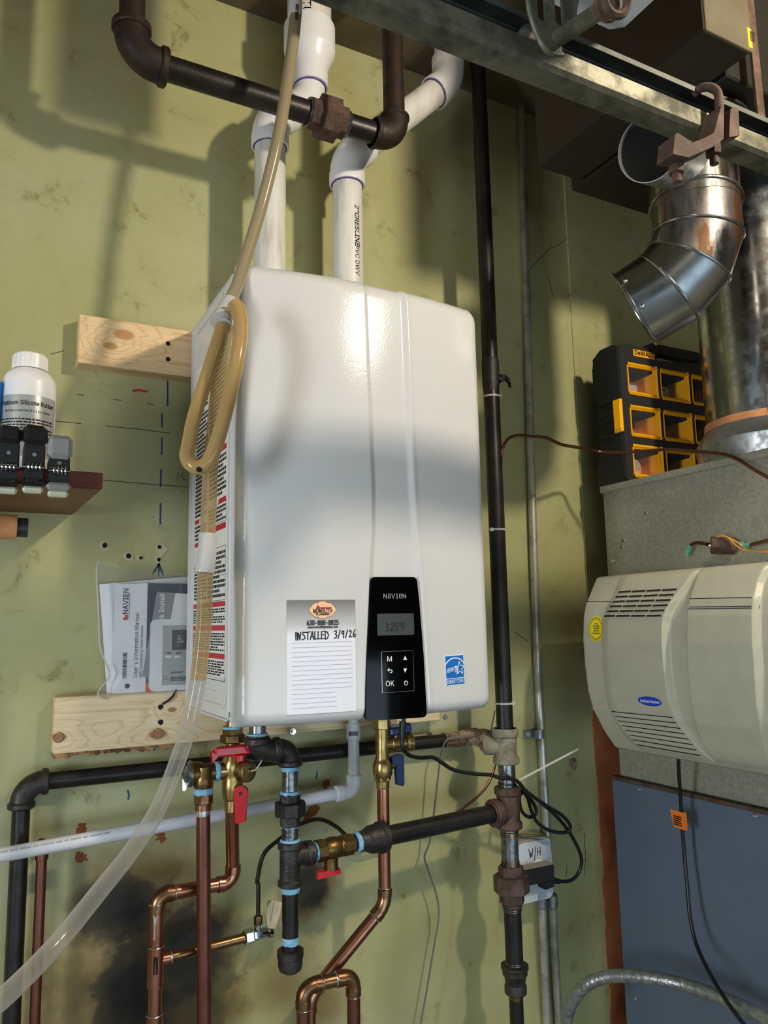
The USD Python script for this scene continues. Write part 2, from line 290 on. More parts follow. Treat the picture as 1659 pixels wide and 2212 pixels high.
mat('copper', '#bb8168', .25, 1., col2='#96604c', ns=16., rough2=.36, lo=.4, hi=.66); mat('copper_old', '#85584a', .34, .9, col2='#6b4335', ns=10., rough2=.45); mat('copper_fit', '#a07a58', .27, 1., col2='#705038', ns=22., rough2=.4)
mat('solder', '#c9cac6', .3, .9); mat('handle_red', '#c3121f', .3, coat_weight=.4); mat('handle_blue', '#0e2a60', .32, coat_weight=.4); mat('sealant', '#8fc3dd', .55, col2='#6ea5c8', ns=120., bump=.5, bs=400.)
clear('hose_tan', '#d6be90', '#bf9f68', .97, .72, .12); clear('hose_upper', '#cfc4a4', '#a5987a', .97, .7, .14); clear('hose_grey', '#cfc6b2', '#a8a08c', .95, .5, .16); clear('hose_clear', '#f1efea', '#c6c4bd', .97, .16, .05, 1.); clear('hose_mid', '#e8dcc0', '#c0ae86', .9, .3, .12)
clear('tape', '#ecebe8', '#d9d8d6', .9, .72, .22); clear('bag_film', '#ffffff', '#f2f1e8', .8, .06, .1, 1.); clear('bin_window', '#ffffff', '#d8d8d8', .06, .01, .06)
clear('zip_nylon', '#f0f0ea', '#d9d8d0', .9, .6, .3)
mat('rubber_black', '#121213', .38); mat('plastic_black', '#1d1d1e', .42); mat('plastic_black2', '#28292a', .45); mat('plastic_yellow', '#fbb20c', .4, specular_ior_level=.4); mat('tape_black', '#141212', .55, bump=.4, bs=120.)
mat('beige_plastic', '#b3b19e', .42, col2='#aeac98', ns=30.); mat('slot_dark', '#1a1712', .9); mat('beige_light', '#b6b5a5', .4)
mat('furnace_blue', '#5f6c7f', .45, col2='#576477', ns=3., specular_ior_level=.4); mat('sticker_yellow', '#f4dc2c', .45); mat('oval_blue', '#1b3fb4', .35); mat('tag_orange', '#f07a1e', .5)
mat('shelf_brown', '#7a4a26', .5, col2='#6a3e20', ns=10., stretch=(1., 8., 8.)); mat('shelf_edge', '#6d2f1c', .45, col2='#5a2415', ns=10., stretch=(1., 8., 8.))
mat('bottle_white', '#ece9e6', .35); mat('label_silver', '#b9b9b4', .32, .35); mat('cardboard', '#c48a5a', .8, col2='#b0784b', ns=30., bump=.2); mat('clamp_pad', '#c9cbb2', .5); mat('rubber_grey', '#8f8d8c', .5)
mat('paper_white', '#e9eaf0', .5); mat('paper_navy', '#263450', .5); mat('paper_grey', '#8b8e96', .5); mat('paper_orange', '#e0662a', .5); mat('remote_white', '#e4e6ea', .4); mat('remote_face', '#a9adb2', .4); mat('remote_lcd', '#3a4048', .3)
mat('drywall_tear', '#c4b898', .9); mat('tear_brown', '#8a4f2c', .9); mat('plate_white', '#cdd3da', .4, col2='#b9bfc8', ns=10.); mat('dust', '#8f8a7d', .95, bump=.8, bs=200.)
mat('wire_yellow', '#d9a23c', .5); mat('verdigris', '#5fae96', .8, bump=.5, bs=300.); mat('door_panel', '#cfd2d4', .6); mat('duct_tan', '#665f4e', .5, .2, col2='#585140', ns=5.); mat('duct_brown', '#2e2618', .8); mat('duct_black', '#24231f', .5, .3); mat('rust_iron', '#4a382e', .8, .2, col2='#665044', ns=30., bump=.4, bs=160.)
clear('clear_bulb', '#f4efe6', '#b9b2a8', .8, .2, .05)
mat('label_yellow', '#e8a91c', .5); mat('card_purple', '#6d2a55', .4); mat('card_grey', '#a59d95', .5); mat('cable_grey', '#6f6f6a', .5)

# ------------------------------------------------------------------ the room
CEIL = 2.633
struct('wall_back', rbox([-2.6, 0, 0], [2.4, .1, CEIL], .0005), 'wall_paint', 'old green painted garage wall behind the water heater, stained with soot low down')
loc_wall = '/World/wall_back'
struct('ceiling', rbox([-2.6, -4.2, CEIL], [2.4, .1, CEIL + .05], .001), 'ceiling_paint', 'dusty brown garage ceiling above the pipes')
struct('floor', rbox([-2.6, -4.2, -.05], [2.4, .1, 0], .001), 'concrete', 'grey concrete garage floor')
struct('wall_right', rbox([2.3, -4.2, 0], [2.4, 0, CEIL], .001), 'dark_wall', 'plain wall beyond the furnace')
struct('wall_left', cat(rbox([-2.2, -1.25, 0], [-2.12, 0, CEIL], .001), rbox([-2.2, -1.65, 1.8], [-2.12, -1.25, CEIL], .001), rbox([-2.2, -1.65, 0], [-2.12, -1.25, .8], .001), rbox([-2.2, -4.2, 0], [-2.12, -1.65, CEIL], .001)), 'dark_wall', 'garage wall with the narrow window that lets the daylight in')
struct('wall_front', cat(rbox([-2.2, -3.1, 1.15], [2.4, -3.0, CEIL], .001), rbox([-2.2, -3.1, 0], [-1.7, -3.0, 1.15], .001), rbox([1.9, -3.1, 0], [2.4, -3.0, 1.15], .001)), 'dark_wall', 'front of the garage behind the camera with the low opening that lets daylight in')
E0 = .965
pts = jag((E0, .0), (E0 - .003, 1.25), .004, 60, 3)
struct('trim_1', place(poly(Polygon(pts + [(1.6, 1.25), (1.6, 0)]), .003), [0, -.0002, 0], [1, 0, 0], [0, 0, 1]), 'brown_board', 'bare red-brown hardboard strip beside the blue furnace, ragged paint along its edge')
struct('trim_2', rbox([E0, -.004, 1.25], [2.3, 0, CEIL], .001), 'wall_paint', 'green painted board edge behind the organizer')

def wmark(name, lines, w, m, Y=-.0003):
    q = [[(float(P(x, y, 0)[0]), float(P(x, y, 0)[2])) for x, y in l] for l in lines]
    part(loc_wall, name, place(stroke(q, w, .0003), [0, Y + .0003, 0], [1, 0, 0], [0, 0, 1]), m, smooth=False)
loc_of[loc_wall] = loc_of['/World/wall_back']
for l in ([(362, 824), (362, 876)], [(350, 894), (350, 922)], [(350, 946), (349, 981)], [(348, 1014), (347, 1050)], [(347, 1088), (346, 1132)], [(343, 1218), (330, 1240)], [(343, 1218), (343, 1243)], [(343, 1218), (353, 1243)], [(332, 1612), (333, 1620)], [(276, 1708), (279, 1718), (277, 1726)], [(685, 1668), (683, 1682)]):
    wmark('pen_mark', [l], .003, 'ink_blue')
wmark('red_mark', [[(288, 844), (302, 843), (317, 846)]], .004, 'print_red')
for l in ([(114, 909), (175, 915)], [(228, 920), (300, 927), (368, 936)], [(222, 1037), (300, 1044), (405, 1052)], [(167, 852), (180, 854)], [(245, 863), (262, 865)], [(317, 871), (333, 875)], [(385, 1020), (384, 1038)], [(390, 1030), (396, 1022)], [(398, 1028), (396, 1036), (402, 1036)], [(110, 765), (137, 758)]):
    wmark('pencil_line', [l], .0011, 'print_black')
for x, y, r in ((226, 1178, .005), (278, 1201, .005), (304, 1205, .0035), (344, 1182, .004), (343, 1209, .004)):
    c = P(x, y, 0); part(loc_wall, 'torn_anchor_hole', lathe([(0, r * 1.7), (.0012, r * 1.4), (.0014, r * 1.05)], c, [0, -1, 0], 14, 0, .2, x), 'drywall_tear')
    part(loc_wall, 'screw_hole', lathe([(0, r), (.0018, r * .9)], c, [0, -1, 0], 10, 0, .15, x + 1), 'hole_dark')
c = P(349, 1190, 0); part(loc_wall, 'torn_anchor_hole', place(poly(Polygon([(-.005, -.016), (.012, .003), (.004, .012), (-.006, .008)]), .001), c, [1, 0, 0], [0, 0, 1]), 'drywall_tear')
part(loc_wall, 'bare_patch', place(poly(Polygon([tuple(np.array([P(x, y, 0)[0], P(x, y, 0)[2]])) for x, y in ((650, 1782), (668, 1742), (684, 1738), (692, 1745), (682, 1760), (668, 1768), (655, 1782))]), .0006), [0, 0, 0], [1, 0, 0], [0, 0, 1]), 'tear_brown')
for x, y in ((348, 1808), (178, 1792), (704, 1692), (176, 1853)):
    c = P(x, y, 0); part(loc_wall, 'bare_patch', lathe([(0, .009), (.0006, .007)], c, [0, -1, 0], 12, 0, .45, x), 'tear_brown')
for l in ([(1145, 580), (1170, 555), (1190, 535), (1205, 530), (1228, 512)], [(1183, 595), (1195, 640)], [(1225, 1870), (1222, 1895)], [(1262, 1800), (1265, 1850), (1262, 1890)], [(1040, 500), (1043, 480)], [(1112, 1365), (1140, 1385)]):
    wmark('wall_crack', [l], .0012, 'hole_dark')
c = P(1238, 1650, 0); part(loc_wall, 'plugged_hole', lathe([(0, .013), (.0006, .011)], c, [0, -1, 0], 16, 0, .15, 4), 'rust_scale')
X_, Z_ = np.array([1., 0, 0]), np.array([0, 0, 1.]); NY = np.array([0, -1., 0])
# ------------------------------------------------------------------ timber backing blocks
def block(name, x0, x1, z1, m, label, extra=()):
    t = thing(name, label, 'wood block', (x0, 0, z1 - .089)); part(t, 'board', rbox([x0, -.038, z1 - .089], [x1, 0, z1], .0015), m); return t
t = block('backing_board', -.1965, .47, 1.8905, 'pine_upper', 'clean pine board screwed to the wall behind the top of the water heater, two knots')
for y in (742, 776): c = P(363, y, -.038); part(t, 'drill_hole', lathe([(0, .0042), (.0006, .004)], c, NY, 14, 0, .08, y), 'hole_dark')
t = block('backing_board', -.2105, .52, 1.2335, 'pine_lower', 'pine board with bark along its lower edge, holding the foot of the water heater')
for y in (1527, 1560): c = P(347, y, -.038); part(t, 'drill_hole', lathe([(0, .0045), (.0006, .004)], c, NY, 14, 0, .12, y), 'hole_dark')
for x, y, r in ((127, 1593, .0075), (341, 1585, .0085)): part(t, 'knot', ringt(P(x, y, -.0381), NY, r, .0007, 22, 6), 'bark')
rs = np.random.RandomState(3); xs = np.linspace(-.2095, .0, 46); zb = 1.1445
low = [(x, zb - .003 - .006 * rs.rand()) for x in xs]; top = [(x, zb + .004 + .011 * meshkit.noise(np.array([x * 45, 0, 0]), 4)) for x in xs]
part(t, 'bark_edge', place(poly(Polygon(low + top[::-1]), .030), [0, -.0072, 0], X_, Z_), 'bark')

# ------------------------------------------------------------------ the tankless water heater
WD, ZB, ZT, YB, YS = .439, 1.2, 1.9, -.038, -.308
def yf(x): s = (np.asarray(x, float) - WD / 2) / (WD / 2); return -.340 - .024 * (1 - np.clip(s, -1, 1) ** 2)
xs = np.linspace(0, WD, 120)
pg = Polygon([(0, YS + .05)] + [(x, yf(x)) for x in xs] + [(WD, YS + .05)]).buffer(-.026, quad_segs=24).buffer(.026, quad_segs=24)
ring = np.array(pg.exterior.coords)[:-1]; ring = ring[np.argsort(np.arctan2(ring[:, 0] - WD / 2, -(ring[:, 1] - YS)))]
ring = ring[ring[:, 1] < YS]; ring = np.vstack([[0, YS], ring, [WD, YS]])
seg = np.r_[0, np.cumsum(np.linalg.norm(np.diff(ring, axis=0), axis=1))]; tt = np.linspace(0, seg[-1], 420)
out = np.stack([np.interp(tt, seg, ring[:, 0]), np.interp(tt, seg, ring[:, 1])], 1); dt = np.gradient(out, axis=0); dt /= np.linalg.norm(dt, axis=1)[:, None]
nrm = np.stack([dt[:, 1], -dt[:, 0]], 1)
if nrm[len(nrm) // 2, 1] > 0: nrm = -nrm
zc = lambda pts: np.array([[P(x, y, -.362)[2], P(x, y, -.362)[0]] for x, y in pts])[::-1]
CL, CR = zc([(788, 590), (793, 720), (799, 900), (805, 1050), (805, 1150), (799, 1250), (790, 1480), (789, 1560)]), zc([(871, 612), (876, 720), (882, 900), (889, 1060), (896, 1160), (905, 1250), (921, 1480), (924, 1545)])
sm = lambda t: np.clip(t, 0, 1) ** 2 * (3 - 2 * np.clip(t, 0, 1))
def chan(x, z):
    a, b = np.interp(z, CL[:, 0], CL[:, 1]), np.interp(z, CR[:, 0], CR[:, 1])
    return .0042 * sm((x - a) / .006 + .5) * (1 - sm((x - b) / .011 + .5)) - .0012 * np.exp(-((x - b - .006) / .005) ** 2)
zz = np.r_[ZB + .02 * (1 - np.cos(np.linspace(0, np.pi / 2, 9)[:-1])), np.linspace(ZB + .02, ZT - .03, 64), ZT - .03 + .03 * np.sin(np.linspace(0, np.pi / 2, 11)[1:])]
rows = []
for z in zz:
    d = max(0, (z - (ZT - .03)) / .03); e = .03 * (1 - math.sqrt(max(0, 1 - d * d))); d = max(0, (ZB + .02 - z) / .02); e += .02 * (1 - math.sqrt(max(0, 1 - d * d)))
    fr = np.clip(-(out[:, 1] - (YS - .004)) / .02, 0, 1)
    side = .06 + .94 * np.clip((YS - .006 - out[:, 1]) / .022, 0, 1)
    q = out - nrm * e * side[:, None]; f = chan(q[:, 0], z) * (nrm[:, 1] < -.8); rows.append(np.c_[q[:, 0], np.minimum(q[:, 1] + f, YS), np.full(len(q), z)])
V = np.array(rows); vb = V.copy(); v, f = grid(V, closed=False)
nr, nc = V.shape[:2]; k = len(v); caps = []
for r_, zc_, flip in ((0, ZB, 1), (nr - 1, ZT, 0)):
    c0 = k; v = np.vstack([v, [[WD / 2, YS, zc_]]]); k += 1; j = np.arange(nc - 1) + r_ * nc
    f = np.vstack([f, np.stack([j + 1, j, np.full(nc - 1, c0)], 1) if flip else np.stack([j, j + 1, np.full(nc - 1, c0)], 1)])
cover = trimesh.Trimesh(v, f, process=False)
if cover.face_normals[(nr // 2) * (nc - 1) + nc // 2][1] > 0: cover.faces = cover.faces[:, ::-1]
heater = thing('tankless_water_heater', 'white wall-mounted tankless water heater with a black control panel', 'water heater', (WD / 2, -.2, ZB))
part(heater, 'front_cover', cover, 'enamel', smooth=50)
case = rbox([0, YS + .001, ZB + .004], [WD - .003, YB, ZT - .006], .006)
cs = part(heater, 'casing', case, 'case_white')
def yz(m, x=0.): return place(m, [x, 0, 0], [0, -1, 0], Z_)       # +u runs towards the room, seen from the left
def rr(a, b, c, d, r): return sbox(a + r, b + r, c - r, d - r).buffer(r)
part(cs, 'pressed_bead', yz(poly(rr(.066, 1.222, .298, 1.872, .03).difference(rr(.071, 1.227, .293, 1.867, .026)), .0025), 0), 'case_white')
part(cs, 'pressed_bead', yz(poly(rr(.045, 1.206, .304, 1.889, .012).difference(rr(.0475, 1.2085, .3015, 1.8865, .01)), .0015), 0), 'case_white')
part(cs, 'pressed_bead', yz(poly(rr(.13, 1.240, .235, 1.246, .0025), .0018), 0), 'case_white')
part(cs, 'seam_flange', rbox([-.0035, YS - .0005, ZB + .02], [.004, YS + .004, ZT - .012], .001), 'case_white')
for u, z in ((.09, 1.875), (.25, 1.877)): part(cs, 'casing_screw', lathe([(0, .0035), (.0015, .003)], [0.001, -u, z], [-1, 0, 0], 14), 'chrome')
LU0, LU1, LZ0, LZ1 = .085, .283, 1.268, 1.80
lb = part(heater, 'warning_label', yz(poly(sbox(LU0, LZ0, LU1, LZ1), .0006)), 'label_white', 'white safety label covered in small print')
sx = lambda m: yz(m).apply_translation([-.0005, 0, 0])
lz = lambda y: zat(490, y, -.27)                         # height of a print row on the casing side
for y0, y1, u0, u1 in ((958, 970, .236, .278), (1072, 1082, .236, .278), (1128, 1141, .178, .278), (1094, 1104, .09, .118), (1150, 1160, .09, .12), (1298, 1309, .09, .278), (1350, 1362, .09, .278), (1412, 1424, .09, .278)):
    b = part(lb, 'warning_bar', sx(poly(sbox(u0, lz(y1), u1, lz(y0)), .0004)), 'print_red')
for i, (y0, y1, u0, u1, n) in enumerate(((700, 950, .18, .277, 26), (975, 1066, .18, .277, 9), (1086, 1122, .18, .277, 4), (760, 1090, .09, .165, 34), (1108, 1146, .09, .165, 4), (1186, 1290, .18, .277, 10), (1206, 1290, .09, .17, 10), (1312, 1346, .09, .277, 6), (1366, 1408, .09, .277, 7), (1428, 1462, .09, .277, 6))):
    m = dashes(u1 - u0, lz(y0) - lz(y1), n, 20 + i); m.apply_translation([u0, lz(y1), 0]); part(lb, 'small_print', sx(m), 'print_black', smooth=False)
for u0, u1, y0, y1 in ((.176, .28, 1082, 1125), (.176, .28, 1178, 1296), (.176, .28, 1240, 1262), (.086, .28, 1300, 1472)):
    q = sbox(u0, lz(y1), u1, lz(y0)); part(lb, 'print_frame', sx(poly(q.difference(q.buffer(-.0007)), .0003)), 'print_black', smooth=False)
q = Polygon([(.196, lz(1148)), (.206, lz(1142)), (.206, lz(1180)), (.201, lz(1186)), (.196, lz(1180))]); part(lb, 'hazard_pictogram', sx(poly(q, .0005)), 'print_grey')
def front(m, off=0.): # wrap a flat x,z drawing (mesh x,y,z) onto the bowed front
    x, z, w = m.vertices.T; q = m.copy(); q.vertices = np.c_[x, yf(x) - w - off, z]; return q
def fz(px, py): p = P(px, py, -.362); return float(p[0]), float(p[2])
def sub(m, e=.012): v, f = trimesh.remesh.subdivide_to_size(m.vertices, m.faces, e); return trimesh.Trimesh(v, f, process=False)
pan = Polygon([fz(799, 1247), fz(899, 1247), fz(905, 1300), fz(915, 1420), fz(922, 1549), fz(788, 1557), fz(791, 1420), fz(797, 1300)])
pan = pan.buffer(-.007).buffer(.007)
cp = part(heater, 'control_panel', front(sub(poly(pan, .0062)), -.0047), 'black_glass', 'glossy black control panel with a screen and six keys', smooth=25)
def ftext(s, h, px, py, m, bold=False, name='lettering', width=None, th=.0004, off=.0016, parent=None, rot=0):
    x, z = fz(px, py); g = txt(s, h, None, None, None, bold, th, True, width, up=True); g.apply_translation([0, -h / 2, 0])
    if rot: g.apply_transform(trimesh.transformations.rotation_matrix(rot, [0, 0, 1]))
    g.apply_translation([x, z, 0]); return part(parent or cp, name, front(g, off), m, smooth=False)
gs = []; xo = 0
for ch in 'NaVIeN':
    g = meshkit.text_mesh(ch, .0075, .0004); b = g.bounds; g.apply_translation([-b[0][0], -b[0][1], 0]); g.apply_scale([1, .0075 / (b[1][1] - b[0][1]), 1]); wv = b[1][0] - b[0][0]; g.apply_translation([xo, 0, 0]); xo += wv + .0016; gs.append(g)
g = cat(gs); wv = fz(877, 1288)[0] - fz(826, 1288)[0]; g.apply_scale([wv / xo, 1, 1]); x, z = fz(826, 1293); g.apply_translation([x, z, 0]); part(cp, 'lettering', front(g, .0016), 'print_grey', smooth=False)
(x0, z1), (x1, z0) = fz(812, 1326), fz(892, 1371); part(cp, 'display', front(sub(poly(sbox(x0, z0, x1, z1), .0012)), .0012), 'lcd', 'grey liquid crystal screen')
part(cp, 'trim_line', front(poly(sbox(x1 - .0004, z0, x1 + .0006, z1), .0006), .0022), 'silver_trim')
part(cp, 'trim_line', front(poly(sbox(x0, z1 - .008, x1, z1 - .0075), .0002), .0025), 'lcd_ink')
ftext('125°F', .0125, 852, 1354, 'lcd_ink', off=.0025, width=.034)
(x0, z1), (x1, z0) = fz(821, 1408), fz(893, 1492)
for xa, xb in ((x0, x0 + .0008), (x1 - .0006, x1 + .0002)): part(cp, 'trim_line', front(poly(sbox(xa, z0, xb, z1), .0003), .0016), 'silver_trim')
for za in (z0, z1): part(cp, 'trim_line', front(poly(sbox(x0, za, x1, za + .0003), .0003), .0016), 'print_grey')
ftext('M', .0078, 839, 1423, 'print_white', name='key'); ftext('OK', .0078, 840, 1476, 'print_white', name='key')
def fpoly(pg, name, m='print_white', off=.0016, parent=None, th=.0004): return part(parent or cp, name, front(poly(pg, th), off), m, smooth=False)
for py, s in ((1421, 1), (1448, -1)): x, z = fz(873, py); fpoly(Polygon([(x - .0032, z - s * .003), (x + .0032, z - s * .003), (x, z + s * .0035)]), 'key')
x, z = fz(840, 1449); fpoly(LineString([(x - .0035, z + .0015), (x + .001, z + .0015), (x + .0032, z + .0008), (x + .0037, z - .001), (x + .0026, z - .0026), (x, z - .003)]).buffer(.0006).union(LineString([(x - .0015, z + .0036), (x - .0037, z + .0015), (x - .0015, z - .0006)]).buffer(.0006)), 'key')
x, z = fz(875, 1475); fpoly(Point(x, z).buffer(.0036).difference(Point(x, z).buffer(.0027)).difference(sbox(x - .0016, z + .001, x + .0016, z + .006)).union(sbox(x - .0005, z, x + .0005, z + .0042)), 'key')
# plumber's sticker
(sx0, sz1), (sx1, sz0) = fz(624, 1296), fz(769, 1535); st = part(heater, 'service_sticker', front(sub(poly(sbox(sx0, sz0, sx1, sz1), .0005)), .0002), 'sticker_paper', 'paper service sticker with a grey header and ruled lines')
SW, SH = sx1 - sx0, sz1 - sz0
def S(u, v): return sx0 + u * SW, sz1 - v * SH          # u right, v down, both 0..1
def sp(pg, name, m, off=.0008): return part(st, name, front(poly(pg, .0003), off), m, smooth=False)
cx, cz = S(.51, .09); bw, bh = .19 * SW, .078 * SH
bad = shapely.union_all([affinity.translate(affinity.scale(Point(0, 0).buffer(1), bw * a, bh * b), cx + bw * c, cz) for a, b, c in ((.62, 1., 0), (.5, .8, -.42), (.5, .8, .42), (.3, .42, -.72), (.3, .42, .72))])
sp(bad.buffer(.0007), 'badge', 'badge_edge', .0007); sp(bad, 'badge', 'badge_peach', .0010)
def stx(s, h, u, v, m, bold=True, width=None, off=.0014):
    x, z = S(u, v); g = txt(s, h, None, None, None, bold, .0003, True, width, up=True); g.apply_translation([x, z - h / 2, 0]); part(st, 'lettering', front(g, off), m, smooth=False)
stx('MONOLITH', .0062, .51, .098, 'print_black', True, .275 * SW); stx('PLUMBING', .0028, .51, .13, 'print_black', True, .2 * SW)
x, z = S(.43, .072); sp(sbox(x, z - .001, x + .21 * SW, z + .0008).union(Point(x, z + .0012).buffer(.0028)).difference(Point(x - .0016, z + .003).buffer(.0014)), 'wrench_emblem', 'print_red', .0014)
x, z = S(.395, .067); sp(Point(x, z).buffer(.0022).difference(Point(x - .001, z).buffer(.0013)), 'wrench_emblem', 'print_white', .0014)
stx('630-888-8825', .0072, .51, .204, 'print_black', True, .465 * SW); stx('www.monolithplumber.com', .0034, .51, .243, 'print_black', True, .44 * SW)
GL = {'I': [[(.3, 0), (.25, 1)]], 'N': [[(0, 1), (.1, 0)], [(.1, 0), (.3, .9)], [(.3, .9), (.55, 0)], [(.55, 0), (.75, 1)]], 'S': [[(.7, .95), (.3, 1), (.15, .75), (.6, .5), (.7, .2), (.35, 0), (.05, .1)]], 'T': [[(0, .95), (.9, 1)], [(.42, 1), (.4, 0)]],
      'A': [[(0, 0), (.4, 1.05), (.7, 0)], [(.1, .35), (.62, .4)]], 'L': [[(.12, 1), (.1, 0), (.6, .05)]], 'E': [[(.65, 1), (.1, .95), (.1, 0), (.65, .05)], [(.1, .5), (.55, .55)]], 'D': [[(.1, 1), (.12, -.08)], [(0, .95), (.5, .9), (.8, .5), (.6, .05), (.1, -.08)]],
      '3': [[(.1, .9), (.5, 1), (.6, .75), (.3, .55), (.65, .4), (.55, .1), (.1, 0)]], '/': [[(.1, -.05), (.55, 1.05)]], '9': [[(.6, .7), (.3, .95), (.1, .7), (.3, .5), (.6, .75)], [(.62, .9), (.5, 0)]], '2': [[(.1, .75), (.35, 1), (.6, .75), (.1, .05), (.7, .1)]], '6': [[(.55, 1.05), (.15, .5), (.15, .15), (.45, 0), (.65, .25), (.45, .45), (.15, .3)]], ' ': []}
lines = []; u = 0
for ch, adv in zip('INSTALLED 3/9/26', (.5, .85, .8, .85, .75, .65, .65, .75, .95, .85, .75, .7, .8, .75, .8, .8)):
    for l in GL[ch]: lines.append([(u + a * .92, b) for a, b in l])
    u += adv
xa, za = S(.105, .355); k = .91 * SW / u; zr = .011
lines = [[(xa + a * k, za + b * zr + a / u * .0022) for a, b in l] for l in lines]; part(st, 'handwriting', front(stroke(lines, .00145, .0003), .0009), 'print_black', smooth=False)
for i in range(17):
    v = .30 + i * .0405; w = 1.0 if i < 13 else .72; (xa, za), (xb, _) = S(.065, v), S(.065 + .88 * w, v)
    if i in (0, 1): continue
    part(st, 'ruled_line', front(sub(poly(Polygon([(xa, za - .0003), (xb, za + .0001), (xb, za + .0007), (xa, za + .0003)]), .0003)), .0008), 'rule_grey', smooth=False)
# energy label
(x0, z1), (x1, z0) = fz(964, 1416), fz(1011, 1479); ex = x0; ew, eh = x1 - x0, z1 - z0; rot = .05
def er(pg): return affinity.rotate(pg, 1.5, origin=(x0 + ew / 2, z0 + eh / 2))
en = part(heater, 'energy_label', front(poly(er(sbox(x0, z0, x1, z1)), .0005), .0002), 'print_white', 'blue and white energy rating sticker')
E = lambda u, v: (x0 + u * ew, z0 + v * eh)
def ep(pg, m, off, name='emblem'): part(en, name, front(poly(er(pg), .0003), off), m, smooth=False)
ep(sbox(*E(.03, .24), *E(.97, .975)), 'print_blue', .0007, 'panel'); ep(sbox(*E(.03, .02), *E(.97, .215)), 'print_blue', .0007, 'panel')
a = np.linspace(.12, .88, 24) * np.pi; ep(LineString([E(.5 - .56 * math.cos(t), .50 + .40 * math.sin(t) - .0) for t in a]).buffer(.0009).intersection(sbox(*E(.03, .24), *E(.97, .975))), 'print_white', .001)
sc = E(.74, .545); rr_ = .27 * ew; star = Polygon([(sc[0] + (rr_ if i % 2 == 0 else rr_ * .42) * math.sin(i * math.pi / 5), sc[1] + (rr_ if i % 2 == 0 else rr_ * .42) * math.cos(i * math.pi / 5)) for i in range(10)])
ep(star.exterior.buffer(.00055), 'print_white', .001)
g = meshkit.text_mesh('energy', .0085, .0003); b = g.bounds; g.vertices[:, 0] += .3 * g.vertices[:, 1]; g.apply_scale([.62 * ew / (b[1][0] - b[0][0]), 1, 1]); g.apply_transform(trimesh.transformations.rotation_matrix(.16, [0, 0, 1])); o = E(.07, .42); g.apply_translation([o[0], o[1], 0]); part(en, 'lettering', front(g, .001), 'print_white', smooth=False)
g = txt('ENERGY STAR', .0058, None, None, None, False, .0003, True, .84 * ew, up=True); o = E(.5, .07); g.apply_transform(trimesh.transformations.rotation_matrix(.026, [0, 0, 1])); g.apply_translation([o[0], o[1], 0]); part(en, 'lettering', front(g, .001), 'print_white', smooth=False)
# underside
part(heater, 'cable_shroud', rbox([.24, -.30, ZB - .006], [.318, -.2, ZB + .004], .002), 'case_white')
for px, py in ((632, 1580), (961, 1549)): c = P(px, py, -.05); part(heater, 'mounting_bolt', [lathe([(0, .006), (.003, .0055)], c, NY, 18), hexn(c, c + NY * .008, .004)], 'chrome')

# ------------------------------------------------------------------ drain hose
def hz(pts): return np.array([P(x, y, d) for x, y, d in pts])
top = catmull(hz([(640, -40, -.35), (638, 40, -.352), (622, 170, -.354), (600, 300, -.348), (566, 440, -.330), (536, 540, -.331), (513, 615, -.342), (498, 650, -.352), (478, 715, -.362), (448, 810, -.368), (420, 900, -.372), (407, 965, -.378)]), 8)
hose = thing('drain_hose', 'cloudy tan vinyl drain hose looped and taped at the heater corner, trailing away lower left', 'hose', top[-1])
part(hose, 'tubing', tube(top[:64], .0098, 16), 'hose_upper', 'greyer upper run of the hose'); part(hose, 'tubing', tube(top[63:], .0102, 16), 'hose_tan')
lp = catmull(hz([(407, 965, -.378), (404, 985, -.383), (412, 1002, -.390), (430, 1009, -.396), (452, 993, -.402), (473, 940, -.408), (497, 850, -.412), (513, 770, -.412), (520, 710, -.406), (516, 672, -.398), (505, 655, -.393)]), 8)
part(hose, 'tubing', tube(lp, .0104, 16), 'hose_tan')
dn = catmull(hz([(492, 668, -.366), (486, 720, -.362), (475, 800, -.358), (463, 920, -.356), (454, 1020, -.358), (450, 1120, -.360), (446, 1200, -.362), (442, 1270, -.364), (440, 1350, -.368), (428, 1470, -.372)]), 8)
part(hose, 'tubing', tube(dn, .0108, 16), 'hose_mid')
lw = catmull(hz([(428, 1470, -.372), (410, 1560, -.374), (385, 1640, -.378), (345, 1740, -.384), (290, 1830, -.394), (215, 1925, -.412), (130, 2030, -.44), (55, 2110, -.47), (-10, 2170, -.50), (-70, 2215, -.53)]), 8)
part(hose, 'tubing', tube(lw, .0108, 16), 'hose_clear', 'clear lower run of the hose')
c = hz([(500, 650, -.352), (490, 672, -.356), (479, 702, -.361)]); part(hose, 'tape_wrap', tube(catmull(c, 6), np.linspace(.0125, .018, 13), 14, wob=.06), 'tape')
c = hz([(449, 1153, -.361), (447, 1195, -.362), (442, 1238, -.363)]); part(hose, 'tape_wrap', tube(catmull(c, 8), np.linspace(.0124, .0136, 17), 16, wob=.05, seed=3), 'tape')
c = P(404, 1001, -.39); part(hose, 'pinch_mark', trimesh.creation.icosphere(2, .004).apply_translation(P(430, 1014, -.404)), 'hole_dark')
c = hz([(641, -45, -.35), (638, 20, -.351), (636, 36, -.352)]); wr = part(hose, 'paper_tag', tube(catmull(c, 4), .0108, 18), 'paper_white', 'white printed tag round the hose')
m = dashes(.03, .006, 4, 5); part(wr, 'small_print', wrapcyl(m, c[1], unit(c[1] - c[0]), CAM - c[1], .0111), 'print_black', smooth=False)
